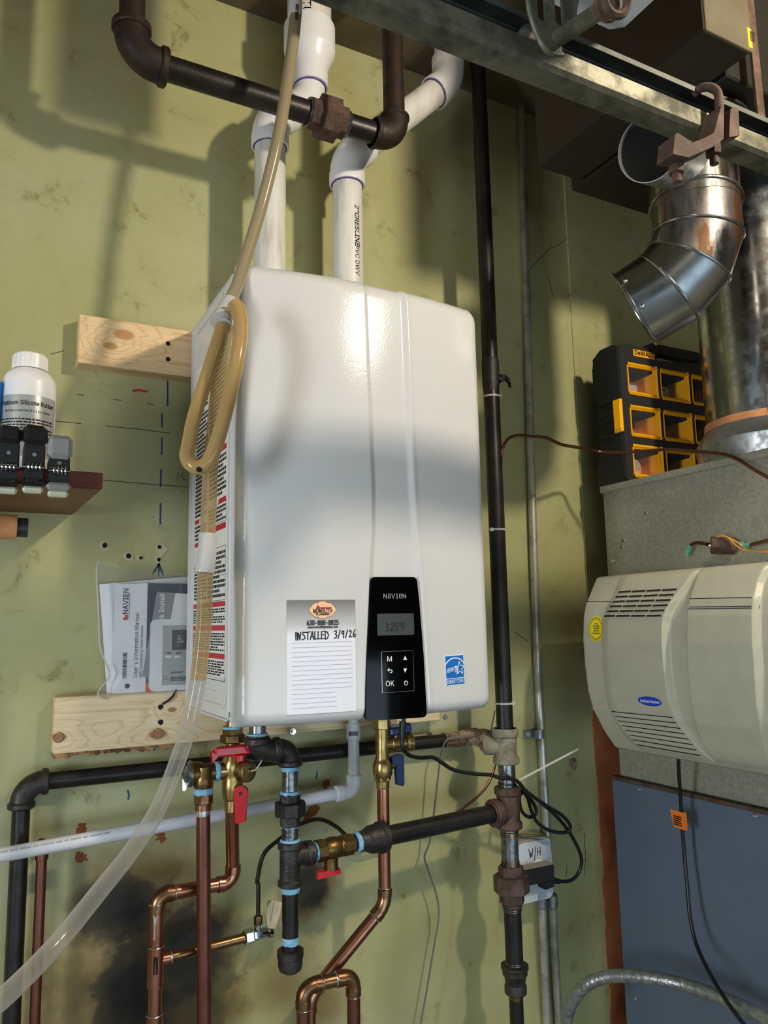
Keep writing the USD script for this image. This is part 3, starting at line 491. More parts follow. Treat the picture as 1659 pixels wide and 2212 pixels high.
# ------------------------------------------------------------------ PVC vent pipes
def hub(parent, p, d, r, L, m='pvc', ring=True):
    """socket: from its mouth p along d, with the purple primer line at the mouth"""
    d = unit(d); part(parent, 'hub', lathe([(-.0, r * .99), (0, r + .0055), (.002, r + .0065), (L - .004, r + .0065), (L, r + .004)], p, d, 36), m)
    if ring: part(parent, 'primer_ring', ringt(np.asarray(p) - d * .0006, d, r + .0012, .0013, 40, 6), 'primer_purple')
RV, YV = .0298, -.118
lft = thing('vent_pipe', 'left white plastic vent pipe with a wide coupling, rising behind the hose to the ceiling', 'pipe', P(583, 560, YV))
A = P(583, 500, YV); xL = A[0]; c1 = np.array([xL, YV, zat(590, 268, YV)]); xU = P(669, 150, YV)[0]
c2 = np.array([xU, YV, zat(665, 214, YV)]); dg = unit(c2 - c1)
part(lft, 'pipe_run', cyl([xL, YV, 1.8995], c1 - Z_ * .03, RV, 40), 'pvc_pipe'); part(lft, 'pipe_run', cyl(c1 + dg * .03, c2 - dg * .03, RV, 40), 'pvc_pipe')
part(lft, 'elbow', tube(np.vstack([c1 - Z_ * .04, arc(c1, -Z_, dg, .03, 10), c1 + dg * .04]), RV + .005, 36), 'pvc'); hub(lft, c1 - Z_ * .052, Z_, RV, .026); hub(lft, c1 + dg * .052, -dg, RV, .026)
part(lft, 'elbow', tube(np.vstack([c2 - dg * .045, arc(c2, -dg, Z_, .032, 10), c2 + Z_ * .045]), RV + .001, 36), 'pvc')
zq = lambda y: zat(668, y, YV)
pr = [(zq(190), RV + .0065), (zq(152), RV + .0065), (zq(136), RV + .012), (zq(118), .0508), (zq(112), .0518), (zq(64), .0518), (zq(61), .0505)]
part(lft, 'reducing_coupling', lathe([(z - pr[0][0], r) for z, r in pr], [xU, YV, pr[0][0]], Z_, 48), 'pvc', 'wide stepped coupling'); part(lft, 'primer_ring', ringt([xU, YV, zq(191)], Z_, RV + .0015, .0018, 40, 6), 'primer_purple')
up = part(lft, 'pipe_run', cyl([xU, YV, zq(66)], [xU, YV, CEIL + .01], .0445, 48), 'pvc_pipe')
tw = meshkit.text_mesh('ACTURII', .0165, .0003); e = CAM - P(662, 20, YV); e[2] = 0
part(up, 'print', wrapcyl(tw.apply_translation([.0, -.006, 0]), [xU, YV, zq(6)], -Z_, unit(e) + np.array([-.25, -.1, 0]), .0446), 'print_black', smooth=False)
rgt = thing('vent_pipe', 'right white plastic vent pipe bending in a long slant behind the black gas pipe', 'pipe', P(751, 570, YV))
xR = P(751, 470, YV)[0]; c1 = np.array([xR, YV, zat(752, 345, YV)]); x2 = P(968, 140, YV)[0]; c2 = np.array([x2, YV, zat(970, 178, YV)]); dg = unit(c2 - c1)
rp = part(rgt, 'pipe_run', cyl([xR, YV, 1.8995], c1 - Z_ * .03, RV, 40), 'pvc_pipe'); part(rgt, 'pipe_run', cyl(c1 + dg * .03, c2 - dg * .03, RV, 40), 'pvc_pipe'); part(rgt, 'pipe_run', cyl(c2, [x2, YV, CEIL + .01], RV, 40), 'pvc_pipe')
for c, a, b in ((c1, -Z_, dg), (c2, -dg, Z_)):
    part(rgt, 'elbow', tube(np.vstack([c + a * .045, arc(c, a, b, .034, 10), c + b * .045]), RV + .005, 36), 'pvc'); hub(rgt, c + a * .058, -a, RV, .028); hub(rgt, c + b * .058, -b, RV, .028, ring=c is c2)
e = CAM - P(751, 500, YV); e[2] = 0
for s, h, y, b in (('2"', .011, 462, False), ('CRESLINE', .0105, 478, True), ('PVC DWV', .0095, 548, False)):
    part(rp, 'print', wrapcyl(meshkit.text_mesh(s, h, .0003, b).apply_translation([0, -.004, 0]), [xR, YV, zat(775, y, YV)], -Z_, unit(unit(e) + .75 * RT), RV + .0001), 'print_black', smooth=False)

# ------------------------------------------------------------------ upper black gas pipe
YG, RG = -.238, .0206
gp = thing('gas_pipe', 'dark brown gas pipe with a rusty union, crossing before the white vent pipes', 'pipe', P(285, 110, YG))
a = P(283, 106, YG); b = P(853, 316, YG); b[2] = a[2] = (a[2] + b[2]) / 2; L = b - a; d = unit(L)
def gx(px, py): return a + d * ((P(px, py, YG) - a) @ d)
part(gp, 'pipe_run', cyl(a + Z_ * .03, [a[0], YG, CEIL + .01], RG, 32), 'iron_brown'); part(gp, 'pipe_run', cyl(b + Z_ * .03, [b[0], YG, CEIL + .01], RG, 32), 'iron_brown'); part(gp, 'pipe_run', cyl(a + d * .03, b - d * .03, RG, 32), 'iron_black')
part(gp, 'elbow', elbow(a, Z_, d, .0275, .058, .045, .0315, .013, 28), 'iron_brown'); part(gp, 'elbow', elbow(b, Z_, -d, .0265, .047, .037, .0292, .009, 28), 'iron_brown')
u0, u1, u2, u3 = (((gx(x, 262) - a) @ d) for x in (667, 690, 726, 744))
part(gp, 'union', [hexn(a + d * u0, a + d * (u1 + .002), .0285, 8), hexn(a + d * u1, a + d * u2, .0405, 8), hexn(a + d * (u2 - .001), a + d * u3, .0295, 8)], 'iron_rust', 'rusty octagonal pipe union', smooth=20)
part(gp, 'thread_ring', [ringt(a + d * (u0 - .0015), d, RG + .003, .0022, 30, 8)], 'steel_nipple'); [part(gp, 'thread_ring', ringt(a + d * (u3 + .0015 + .004 * k), d, RG + .0016, .0017, 30, 8), 'steel_nipple') for k in (0, .8)]

# ------------------------------------------------------------------ gas riser
XR, YR, RR = .6135, -.13, .0167
zr = lambda y: zat(1030 + (y - 250) * .0445, y, YR); rv = lambda y: np.array([XR, YR, zr(y)])
rs_ = thing('gas_riser', 'tall black iron gas pipe strapped with zip ties right of the water heater', 'pipe', rv(2300))
part(rs_, 'pipe_run', cyl(rv(1580), [XR, YR, CEIL + .01], RR, 32), 'iron_black')
part(rs_, 'tee', [cyl(rv(1650), rv(1573), .0222, 32), collar(rv(1592), rv(1573), .0262), collar(rv(1650), rv(1634), .0262), cyl(rv(1611), rv(1611) + np.array([-.032, .028, 0]), .0185, 24)], 'iron_dusty', 'dust-caked grey tee')
part(rs_, 'nipple', cyl(rv(1708), rv(1648), RR, 28), 'steel_nipple')
part(rs_, 'tee', [cyl(rv(1788), rv(1700), .0222, 32), collar(rv(1717), rv(1699), .0262), collar(rv(1790), rv(1773), .0262)], 'iron_rust')
GA = P(640, 1852, -.172); GB = rv(1750); gd = unit(GB - GA)
part(rs_, 'tee_branch', [cyl(GB, GB - gd * .04, .0215, 28), collar(GB - gd * .028, GB - gd * .043, .0262), ringt(GB - gd * .0438, gd, .019, .002, 28, 8)], 'iron_rust')
part(rs_, 'nipple', cyl(rv(1880), rv(1788), RR, 28), 'steel_nipple'); [part(rs_, 'thread_ring', ringt(rv(y), Z_, RR + .0004, .0009, 28, 6), 'brass_old') for y in (1796, 1800, 1804, 1860, 1864, 1868)]
part(rs_, 'union', [hexn(rv(1897), rv(1870), .0245, 8), hexn(rv(1927), rv(1890), .0345, 8, .1), hexn(rv(1950), rv(1925), .024, 8), cyl(rv(1958), rv(1948), .0195)], 'iron_rust', 'rusty octagonal pipe union', smooth=20)
part(rs_, 'pipe_run', cyl(rv(2100), rv(1950), RR, 28), 'iron_black'); [part(rs_, 'thread_ring', ringt(rv(y), Z_, RR + .0004, .0009, 28, 6), 'steel_nipple') for y in (1958, 1962, 1966, 2078, 2082, 2086)]
z0 = zr(2146); pz = [(0, .0195), (.002, .021), (zr(2128) - z0, .021), (zr(2124) - z0, .019), (zr(2110) - z0, .0205), (zr(2104) - z0, .0238), (zr(2094) - z0, .0238), (zr(2091) - z0, .0262), (zr(2084) - z0, .0262), (zr(2083) - z0, .024)]
part(rs_, 'reducing_coupling', lathe(pz, [XR, YR, z0], Z_, 32), 'iron_cast'); part(rs_, 'pipe_run', cyl([XR, YR, 0.], rv(2146), .0134, 28), 'iron_black')
part(rs_, 'threaded_end', cyl(rv(2157), rv(2145), .0137, 24), 'brass_old')
part(rs_, 'tape_wrap', tube(np.array([rv(845), rv(830), rv(822), rv(780), rv(774)]), [.0168, .0182, .0185, .0182, .0168], 24, wob=.02), 'tape_black')
c = rv(822) + np.array([.014, -.008, 0]); fl = catmull([c, c + [.010, 0, .008], c + [.019, 0, .007], c + [.026, 0, .0], c + [.029, -.002, -.012]], 5)
part(rs_, 'tape_flap', tube(fl, np.linspace(.009, .002, len(fl)), 8, wob=.35), 'tape_black')
for y in (857, 1145, 1519):
    z = thing('zip_tie', {857: 'topmost white zip tie round the black gas riser, under the torn tape', 1145: 'white zip tie round the black gas riser level with the middle of the heater', 1519: 'lowest white zip tie round the black gas riser, level with the heater foot'}[y], 'zip tie', rv(y), 'zip ties on the gas riser')
    part(z, 'band', lathe([(-.002, .0170), (-.002, .0182), (.002, .0182), (.002, .0170)], rv(y), Z_, 28, cap=False), 'zip_nylon'); o = rv(y) + (.0185 * np.array([-.95, -.3, 0]) if y == 1145 else .0185 * np.array([.6, -.8, 0])); part(z, 'lock', rbox(o - .0035, o + .0035, .001), 'zip_nylon')
# ------------------------------------------------------------------ corroded gas line along the wall
bl = thing('gas_line', 'black gas line along the wall under the heater, cast elbow at far left', 'pipe', P(40, 1740, -.03))
zl = (zat(250, 1675, -.032) + zat(680, 1625, -.032) + zat(960, 1600, -.032)) / 3; xe = P(48, 1700, -.032)[0]
a = np.array([xe, -.032, zl]); b = np.array([P(985, 1600, -.032)[0], -.032, zl]); part(bl, 'pipe_run', cyl(a + X_ * .03, b, .0134, 28), 'iron_black')
part(bl, 'elbow', elbow(a, X_, -Z_, .0175, .038, .03, .0205, .011, 24), 'iron_cast'); part(bl, 'pipe_run', cyl([a[0], -.032, .0], a - Z_ * .03, .0134, 28), 'iron_black')
part(bl, 'scaled_end', tube(catmull([b - X_ * .03, b, b + [.03, -.005, .002], b + [.055, -.03, .001], [XR - .02, YR + .03, zr(1611)]], 8), np.r_[np.linspace(.0145, .0165, 16), np.linspace(.0165, .0185, 17)], 18, wob=.13, seed=5), 'rust_scale', 'rough rust-scaled end of the line')

# ------------------------------------------------------------------ drip leg and gas valve
yd = -.172; xd = P(627, 1900, yd)[0]; zd = lambda y: zat(627, y, yd); dv = lambda y: np.array([xd, yd, zd(y)])
dl = thing('gas_drip_leg', 'black iron gas fittings with blue thread sealant hanging below the heater, ending in a cap', 'pipe fitting', dv(2100))
e1 = P(556, 1620, yd); xe1 = e1[0]; e1 = np.array([xe1, yd, zat(580, 1622, yd)]); e2 = np.array([xd, yd, e1[2]])
part(dl, 'nipple', cyl([xe1, yd, e1[2] + .02], [xe1, yd, 1.2], .0135, 24), 'steel_nipple'); part(dl, 'sealant', seal([xe1, yd, zat(553, 1592, yd)], [xe1, yd, zat(553, 1584, yd)], .0165, 2), 'sealant')
zt = zat(553, 1592, yd)
part(dl, 'elbow', [tube(np.vstack([[[xe1, yd, zt - .008]], arc(e1, Z_, X_, .026, 12), e1 + X_ * .033]), .0185, 26), collar([xe1, yd, zt - .013], [xe1, yd, zt], .0215), collar(e1 + X_ * .026, e1 + X_ * .036, .0208)], 'iron_cast')
part(dl, 'nipple', cyl(e1 + X_ * .03, e2 - X_ * .01, .0134, 24), 'iron_black'); part(dl, 'sealant', seal(e2 - X_ * .031, e2 - X_ * .024, .0152, 4), 'sealant')
part(dl, 'elbow', [tube(np.vstack([e2 - X_ * .024, arc(e2, -X_, -Z_, .02, 12), dv(1652)]), .0180, 26), collar(e2 - X_ * .027, e2 - X_ * .018, .0212), collar(dv(1655), dv(1641), .0208)], 'iron_cast')
part(dl, 'sealant', seal(dv(1665), dv(1655), .0144, 7), 'sealant'); part(dl, 'nipple', cyl(dv(1715), dv(1650), .0134, 28), 'steel_nipple'); part(dl, 'sealant', seal(dv(1717), dv(1708), .0157, 9), 'sealant')
part(dl, 'union', [hexn(dv(1738), dv(1714), .0172, 8), hexn(dv(1762), dv(1732), .0268, 8, .1), hexn(dv(1786), dv(1758), .0165, 8)], 'iron_cast', smooth=20); part(dl, 'sealant', seal(dv(1788), dv(1781), .0142, 11), 'sealant')
part(dl, 'nipple', cyl(dv(1815), dv(1780), .0134, 28), 'thread_steel'); [part(dl, 'thread_ring', ringt(dv(y), Z_, .0136, .0007, 26, 6), 'thread_steel') for y in (1790, 1793, 1796, 1802, 1805)]; part(dl, 'sealant', seal(dv(1822), dv(1812), .0160, 13), 'sealant')
tc = dv(1852)
part(dl, 'tee', [cyl(dv(1912), dv(1818), .0172, 30), collar(dv(1834), dv(1817), .0205), collar(dv(1914), dv(1899), .0205), cyl(tc, tc + gd * .035, .0165, 26), collar(tc + gd * .026, tc + gd * .041, .0203)], 'iron_cast')
part(dl, 'cast_mark', [place(poly(LineString([(0, 0), (0, .012)]).buffer(.0006).union(LineString([(-.002, .003), (-.002, .009)]).buffer(.0006)), .0009), dv(1880) + np.array([.004, -.0166, 0]), X_, Z_)], 'iron_cast')
part(dl, 'sealant', seal(dv(1928), dv(1912), .0145, 17), 'sealant'); part(dl, 'pipe_run', cyl(dv(2070), dv(1920), .0134, 28), 'iron_black'); part(dl, 'sealant_smear', lathe([(0, .0134), (.003, .01375), (.008, .0138), (.012, .0134)], dv(2040), Z_, 28, 0, .02, 5, cap=False), 'sealant')
z0 = zd(2100); part(dl, 'pipe_cap', lathe([(0, .012), (.004, .0175), (.01, .0195), (zd(2068) - z0, .0198), (zd(2066) - z0, .0212), (zd(2052) - z0, .0212), (zd(2050) - z0, .019)], [xd, yd, z0], Z_, 32), 'iron_cast')
# valve
gt = lambda px, py: tc + gd * ((P(px, py, yd + .005) - tc) @ gd); q = lambda px: gt(px, 1852 - (px - 627) * .225)
gv = thing('gas_valve', 'aged brass gas valve with a red lever underneath, left of the long black pipe', 'valve', q(705))
part(gv, 'nipple', cyl(q(672), q(690), .0118, 24), 'iron_black'); part(gv, 'sealant', seal(q(677), q(684), .0148, 19), 'sealant')
part(gv, 'body', [hexn(q(682), q(702), .0182, 8), tube(np.array([q(x) for x in (698, 706, 716, 728, 738, 748)]), [.0135, .0165, .0185, .0178, .0145, .013], 28), collar(q(733), q(741), .0168), hexn(q(739), q(764), .0176, 8), cyl(q(716), q(716) - Z_ * .030, .0118, 24)], 'brass_old', smooth=24)
s = q(716) - Z_ * .03
part(gv, 'stem_collar', cyl(s, s - Z_ * .003, .0125), 'brass_old')
hd = hull([p for t, w, z in ((-.028, .006, -.011), (-.026, .0066, 0), (0, .011, 0), (0, .011, -.0085), (.015, .0085, -.002), (.015, .0085, -.009)) for p in (s + gd * t + np.array([0, w, z - .002]), s + gd * t + np.array([0, -w, z - .002]))])
part(gv, 'lever', hd, 'handle_red', smooth=25)
pr_ = thing('gas_branch_pipe', 'thick black iron pipe rising from the gas valve to the riser', 'pipe', q(830))
part(pr_, 'nipple', cyl(q(760), q(790), .0118, 24), 'iron_black'); part(pr_, 'sealant', seal(q(771), q(784), .0158, 23), 'sealant')
p0 = q(778); Lp = np.linalg.norm(q(838) - p0); part(pr_, 'reducing_coupling', lathe([(0, .0150), (.002, .0172), (.010, .0172), (.016, .0195), (.024, .0235), (Lp - .012, .0245), (Lp - .011, .0268), (Lp - .001, .0268), (Lp, .0245)], p0, gd, 32), 'iron_cast')
part(pr_, 'pipe_run', cyl(q(826), GB - gd * .036, RR, 32), 'iron_black')
# ------------------------------------------------------------------ hot water valve, relief valve and copper
RC, YH = .0111, -.128
xh = P(502, 1660, YH)[0]; zh = lambda y: zat(502, y, YH); hv = lambda y: np.array([xh, YH, zh(y)])
hot = thing('service_valve', 'brass hot water valve with two red handles under the left end of the heater', 'valve', hv(1750))
part(hot, 'nipple', cyl(hv(1580), [xh, YH, 1.2], .0115, 24), 'copper'); part(hot, 'sealant', seal(hv(1575), hv(1568), .0165, 3), 'sealant')
part(hot, 'union_nut', [hexn(hv(1589), hv(1572), .0172, 6, .5), hexn(hv(1604), hv(1586), .0205, 6, .2)], 'brass_old', smooth=20)
zm = zh(1662); mc = np.array([xh, YH, zm])
body = [lathe([(z - zh(1752), r) for z, r in ((zh(1752), .0125), (zh(1728), .0128), (zh(1725), .0148), (zh(1705), .0172), (zh(1690), .0172), (zh(1682), .0158), (zh(1672), .0165), (zh(1655), .019), (zh(1640), .0165), (zh(1628), .0115), (zh(1602), .0115))], hv(1752), Z_, 32),
        lathe([(0, .013), (.02, .0145), (.036, .0125)], mc, -X_, 28), lathe([(0, .013), (.022, .0125), (.026, .0135)], mc, unit([.55, -.83, 0]), 28)]
part(hot, 'body', body, 'brass'); fd = unit([.52, -.85, 0])
cp0 = mc + fd * .026; part(hot, 'service_cap', [lathe([(0, .0165), (.002, .0180), (.009, .0182), (.0115, .0165), (.012, .012)], cp0, fd, 36), lathe([(.0105, .0052), (.0135, .0048), (.0142, .003)], cp0, fd, 20)], 'brass')
part(hot, 'cap_strap', tube(catmull([cp0 + fd * .0142, cp0 + fd * .017 + RT * .006 + UP * .004, cp0 + fd * .012 + RT * .02 + UP * .022, cp0 + fd * .004 + RT * .016 + UP * .036, cp0 - fd * .012 + RT * .006 + UP * .038, cp0 - fd * .02 - RT * .004 + UP * .03], 6), .0012, 8), 'zip_nylon')
s = np.array([xh + .006, YH - .02, zh(1625)]); rb = np.stack([[1, 0, 0], [0, 1, 0], [0, 0, 1.]])
lev = [rbox(s + [-.042, -.007, -.002], s + [.018, .007, .014], .003), lathe([(-.011, .0095), (-.002, .0098)], s + [.001, 0, 0], Z_, 24), hull([s + v for v in ([-.046, -.006, -.009], [-.046, .006, -.009], [-.036, -.006, 0], [-.036, .006, 0], [-.048, -.006, .008], [-.048, .006, .008], [-.038, 0, .012])])]
part(hot, 'upper_lever', lev, 'handle_red'); part(hot, 'lever_stem', cyl(s + [.001, 0, -.006], [xh + .004, YH - .01, zh(1645)], .006, 18), 'brass')
kb = np.array([xh + .010, YH - .019, zh(1708)]); kx, kz = unit([.86, -.5, 0]), Z_; kn = np.cross(kx, kz); 
lv = poly(Point(0, 0).buffer(.0115).union(Polygon([(-.0105, 0), (.0095, 0), (.0072, -.044), (-.0068, -.046)]).buffer(.001)), .0085)
part(hot, 'lower_lever', place(lv, kb + kn * .000, kx, kz), 'handle_red', smooth=25); part(hot, 'lever_screw', lathe([(.0085, .0028), (.0105, .0026)], kb, kn, 14), 'chrome')
rx = P(438, 1660, YH)[0]; rc = np.array([rx, YH, zm]); rvz = lambda y: np.array([rx, YH - .006, zat(438, y, YH)])
rel = thing('relief_valve', 'brown brass pressure relief valve joined to the left side of the hot water valve', 'valve', rvz(1750))
part(rel, 'body', [cyl(rc - X_ * .017, mc - X_ * .026, .0142, 28), lathe([(0, .0185), (.004, .0192), (.020, .0175), (.022, .0155)], rc - X_ * .022, X_, 32), lathe([(0, .0142), (.006, .0158), (.016, .0158), (.02, .014), (.034, .013)], rvz(1702), Z_, 30)], 'brass_old')
part(rel, 'raised_mark', place(poly(Polygon([(-.005, 0), (.005, 0), (.0042, .022), (-.0042, .022)]).difference(Polygon([(-.0025, .006), (.0025, .002), (.001, .018)])), .0012), rc + [-.001, -.0155, -.014], X_, Z_), 'brass_old')
part(rel, 'adjuster_cap', [lathe([(0, .0175), (.003, .0205), (.005, .0205), (.007, .019)], rc - X_ * .026, X_, 32), lathe([(-.008, .004), (-.003, .013), (.002, .0165)], rc - X_ * .0245, X_, 28)], 'steel_nipple', 'grey ribbed end cap'); part(rel, 'rim', ringt(rc - X_ * .020, X_, .0196, .0014, 36, 8), 'brass')
part(rel, 'sealant', seal(mc - X_ * .031, mc - X_ * .022, .0148, 27), 'sealant'); part(rel, 'sealant', seal(rvz(1715), rvz(1699), .0148, 29), 'sealant')
part(rel, 'test_lever', [place(poly(Polygon([(-.003, 0), (.003, 0), (.0035, -.016), (.001, -.019), (-.003, -.018)]), .0015), P(398, 1682, YH + .005), X_, Z_)], 'chrome')
tp = thing('relief_pipe', 'dark brown copper pipe dropping straight down below the relief valve', 'pipe', rvz(2212))
part(tp, 'fitting_nut', hexn(rvz(1734), rvz(1712), .0155, 8), 'copper_fit', smooth=20); part(tp, 'socket', cyl(rvz(1748), rvz(1728), .0132, 28), 'copper_fit'); ff = P(462, 2212, YH - .012); part(tp, 'pipe_run', cyl([ff[0], YH - .012, 0.], rvz(1740), RC, 28), 'copper_old')
part(tp, 'solder', lathe([(0, .0112), (.004, .0116), (.009, .0117), (.013, .0114)], rvz(1760), Z_, 26, 0, .02, 6, cap=False), 'solder')
YL = -.096
def cfit(c, a, b, L=.026, r=RC): # copper elbow with soldered sockets
    a, b = unit(a), unit(b); return cat(tube(np.vstack([c + a * L, arc(c, a, b, .0175, 10), c + b * L]), r + .0012, 26), collar(c + a * (L - .012), c + a * L, r + .0019, ch=.0006), collar(c + b * (L - .012), c + b * L, r + .0019, ch=.0006))
def sol(c, d, r=RC): return lathe([(-.0015, r), (0, r + .0013), (.0012, r)], c, d, 26, 0, .03, 8, cap=False)
hp = thing('hot_copper_pipe', 'bright copper pipe from the hot valve turning left then down past the soot', 'pipe', [0, YL, 0])
k1 = P(503, 1905, YL); k2 = P(340, 1905, YL); k2[2] = k1[2]; t1 = np.array([xh + .001, YH + .005, zh(1745)])
part(hp, 'pipe_run', cyl(k1 + Z_ * .02, t1, RC, 28), 'copper', 'shiny new copper'); dk = unit(k2 - k1); part(hp, 'pipe_run', cyl(k1 + dk * .02, k2 - dk * .02, RC, 28), 'copper')
part(hp, 'elbow', cfit(k1, Z_, dk), 'copper'); part(hp, 'elbow', cfit(k2, -dk, -Z_), 'copper_fit')
zk = lambda y: zat(341, y, YL); kv = lambda y: np.array([k2[0], YL, zk(y)])
part(hp, 'pipe_run', cyl([k2[0], YL, 0], k2 - Z_ * .02, RC, 28), 'copper'); part(hp, 'tee', [cyl(kv(2128), kv(2044), RC + .0022, 28), cyl(kv(2074), kv(2074) + X_ * .021 , .0098, 24)], 'copper'); part(hp, 'stamp', wrapcyl(poly(rr(-.013, -.0035, .013, .0035, .0012), .0004), kv(2078), Z_, [-.2, -1, 0], RC + .0022), 'hole_dark')
part(hp, 'coupling', cyl(kv(2230), kv(2192), RC + .0016, 28), 'copper')
[part(hp, 'solder_ring', m, 'solder') for m in [sol(kv(y), Z_, RC + .0006) for y in (1952, 2044, 2128, 2190)] + [sol(k1 + Z_ * .027, Z_), sol(k2 - dk * .028, dk)]]
part(hp, 'solder_run', wrapcyl(poly(Polygon([(0, -.005), (.002, .006), (.03, .001), (.05, .001), (.05, -.0015), (.03, -.001)]), .0005), kv(1952), -Z_, [-.45, -1, 0], RC + .0001), 'solder')
bs_ = kv(2074) + X_ * .02; be = P(530, 2021, YL); be[2] = bs_[2] + .006
sb = thing('stop_valve_branch', 'thin copper branch crossing behind the dark pipe to a chrome stop valve', 'pipe', be)
bd = unit(be - bs_); part(sb, 'pipe_run', cyl(bs_, be, .0079, 24), 'copper_fit'); part(sb, 'solder_ring', sol(bs_ + bd * .004, bd, .0088), 'solder')
part(sb, 'valve_nut', hexn(be - bd * .002, be + bd * .013, .0128, 6), 'chrome', smooth=20); part(sb, 'valve_body', [cyl(be + bd * .012, be + bd * .038, .0082, 22), hexn(be + bd * .014, be + bd * .028, .0098, 6), cyl(be + bd * .022, be + bd * .022 + Z_ * .016, .0065, 18)], 'chrome', smooth=20)
kk = be + bd * .038; part(sb, 'valve_knob', lathe([(0, .005), (.002, .0105), (.008, .0115), (.0085, .0105), (.009, .006)], kk, bd, 18, 0, .05, 2), 'chrome'); part(sb, 'compression_nut', hexn(be + bd * .022 + Z_ * .014, be + bd * .022 + Z_ * .029, .0072, 6), 'brass_old', smooth=20)
tg = P(594, 1972, YL - .02); tag = thing('paper_tag', 'crumpled cream paper tag hanging beside the capped drip leg', 'tag', tg)
gv_ = np.array([[(tg + [u * .026 - .012, .006 * math.sin(5 * u + 3 * v) + .004 * meshkit.noise(np.array([u * 4, v * 4, 0]), 2), -v * .042 + .02 - .004 * u]) for u in np.linspace(0, 1, 12)] for v in np.linspace(0, 1, 14)])
v, f = grid(gv_, False); part(tag, 'paper', trimesh.Trimesh(np.vstack([v, v + [0, .0006, 0]]), np.vstack([f, f[:, ::-1] + len(v)]), process=False), 'drywall_tear', smooth=60)
part(tag, 'string', tube(catmull([tg + [-.008, 0, .018], tg + [-.008, .004, -.02], kk + bd * .001], 6), .0007, 6), 'drywall_tear')
bt = thing('supply_tube', 'thin black supply tube arching up from the chrome stop valve behind the drip leg', 'tube', be)
q0 = be + bd * .022 + Z_ * .026; part(bt, 'tubing', tube(catmull(np.vstack([[q0, q0 + Z_ * .05], [P(x, y, d) for x, y, d in ((556, 1900, -.085), (570, 1845, -.08), (605, 1812, -.07), (650, 1780, -.055), (690, 1770, -.045), (725, 1785, -.04), (752, 1808, -.04), (790, 1830, -.03), (830, 1828, -.02))]]), 8), .0036, 12), 'iron_brown')
# ------------------------------------------------------------------ cold side
YC = -.125; xc = P(826, 1640, YC)[0]; zcd = lambda y: zat(826, y, YC); cv = lambda y: np.array([xc, YC, zcd(y)])
cold = thing('service_valve', 'bright brass cold water valve with blue handles under the control panel', 'valve', cv(1702))
part(cold, 'union_nut', [hexn(cv(1575), [xc, YC, 1.2], .0165, 6, .2)], 'brass', smooth=20); part(cold, 'body', lathe([(z - zcd(1704), r) for z, r in ((zcd(1704), .0118), (zcd(1686), .0120), (zcd(1684), .0138), (zcd(1678), .0150), (zcd(1672), .0178), (zcd(1662), .0182), (zcd(1650), .0178), (zcd(1644), .0155), (zcd(1636), .0125), (zcd(1572), .0122))], cv(1704), Z_, 32), 'brass'); part(cold, 'flats', hexn(cv(1686), cv(1676), .0155, 6), 'brass', smooth=20)
pc = cv(1609); pd = unit([.93, -.36, 0]); part(cold, 'service_port', [cyl(pc, pc + X_ * .052, .0118, 26), collar(pc + X_ * .017, pc + X_ * .022, .0135)], 'brass'); part(cold, 'service_cap', lathe([(0, .0155), (.003, .0178), (.012, .0178), (.0135, .0165), (.0138, .013)], pc + X_ * .047, X_, 36), 'brass', 'polished brass cap')
s = pc + X_ * .028; part(cold, 'lever_stem', cyl(s, s + Z_ * .02, .006, 18), 'brass_old'); part(cold, 'upper_lever', [rbox(s + [-.014, -.008, .014], s + [.02, .008, .030], .004), rbox(s + [.012, -.009, .016], s + [.032, .007, .036], .004)], 'handle_blue')
s = cv(1655) + [.016, -.006, 0]; part(cold, 'lever_stem', cyl(cv(1655), s + X_ * .006, .0055, 18), 'brass_old'); part(cold, 'lower_lever', place(poly(Polygon([(-.002, .016), (.013, .020), (.022, .018), (.022, -.034), (.019, -.037), (.008, -.034), (.006, .002), (-.002, .002)]).buffer(-.0015).buffer(.0015), .011), s + [0, .004, 0], X_, Z_), 'handle_blue', smooth=25)
cpp = thing('cold_copper_pipe', 'bright copper pipe below the blue-handled valve, kinking down to the left', 'pipe', [xc, YC, 0])
k1 = np.array([P(829, 1955, YC)[0], YC, zcd(1955)]); k1[0] = xc; k2 = P(690, 2110, YC + .0); k3 = P(655, 2180, YC); k2 = P(668, 2155, YC); dgc = unit(k2 - k1); bot = np.array([k2[0], YC, 0.])
part(cpp, 'pipe_run', cyl(k1 + Z_ * .015, cv(1698), RC, 28), 'copper'); part(cpp, 'pipe_run', cyl(k1 + dgc * .015, k2 - dgc * .01, RC, 28), 'copper'); part(cpp, 'pipe_run', cyl(bot, k2 - Z_ * .01, RC, 28), 'copper')
part(cpp, 'elbow', cfit(k1, Z_, dgc, .027), 'copper_fit'); part(cpp, 'elbow', cfit(k2, -dgc, -Z_, .024), 'copper'); [part(cpp, 'solder_ring', m, 'solder') for m in (sol(k1 + Z_ * .028, Z_), sol(k1 + dgc * .028, dgc), sol(k2 - dgc * .025, dgc), sol(cv(1701), Z_))]
YB2 = -.165; ul = thing('copper_loop', 'tarnished copper pipe bent into an upside-down U at the bottom edge', 'pipe', P(700, 2200, YB2))
k1 = P(655, 2132, YB2); k2 = P(763, 2108, YB2); k2[2] = k1[2] = (k1[2] + k2[2]) / 2; dk = unit(k2 - k1); RB = .0111
part(ul, 'elbow', cfit(k1, dk, -Z_, .031), 'copper_fit'); part(ul, 'elbow', cfit(k2, -dk, -Z_, .031), 'copper_fit'); part(ul, 'pipe_run', cyl(k1 + dk * .02, k2 - dk * .02, RB, 28), 'copper_fit')
for k in (k1, k2): part(ul, 'pipe_run', cyl([k[0], YB2, 0], k - Z_ * .02, RB, 28), 'copper_old')
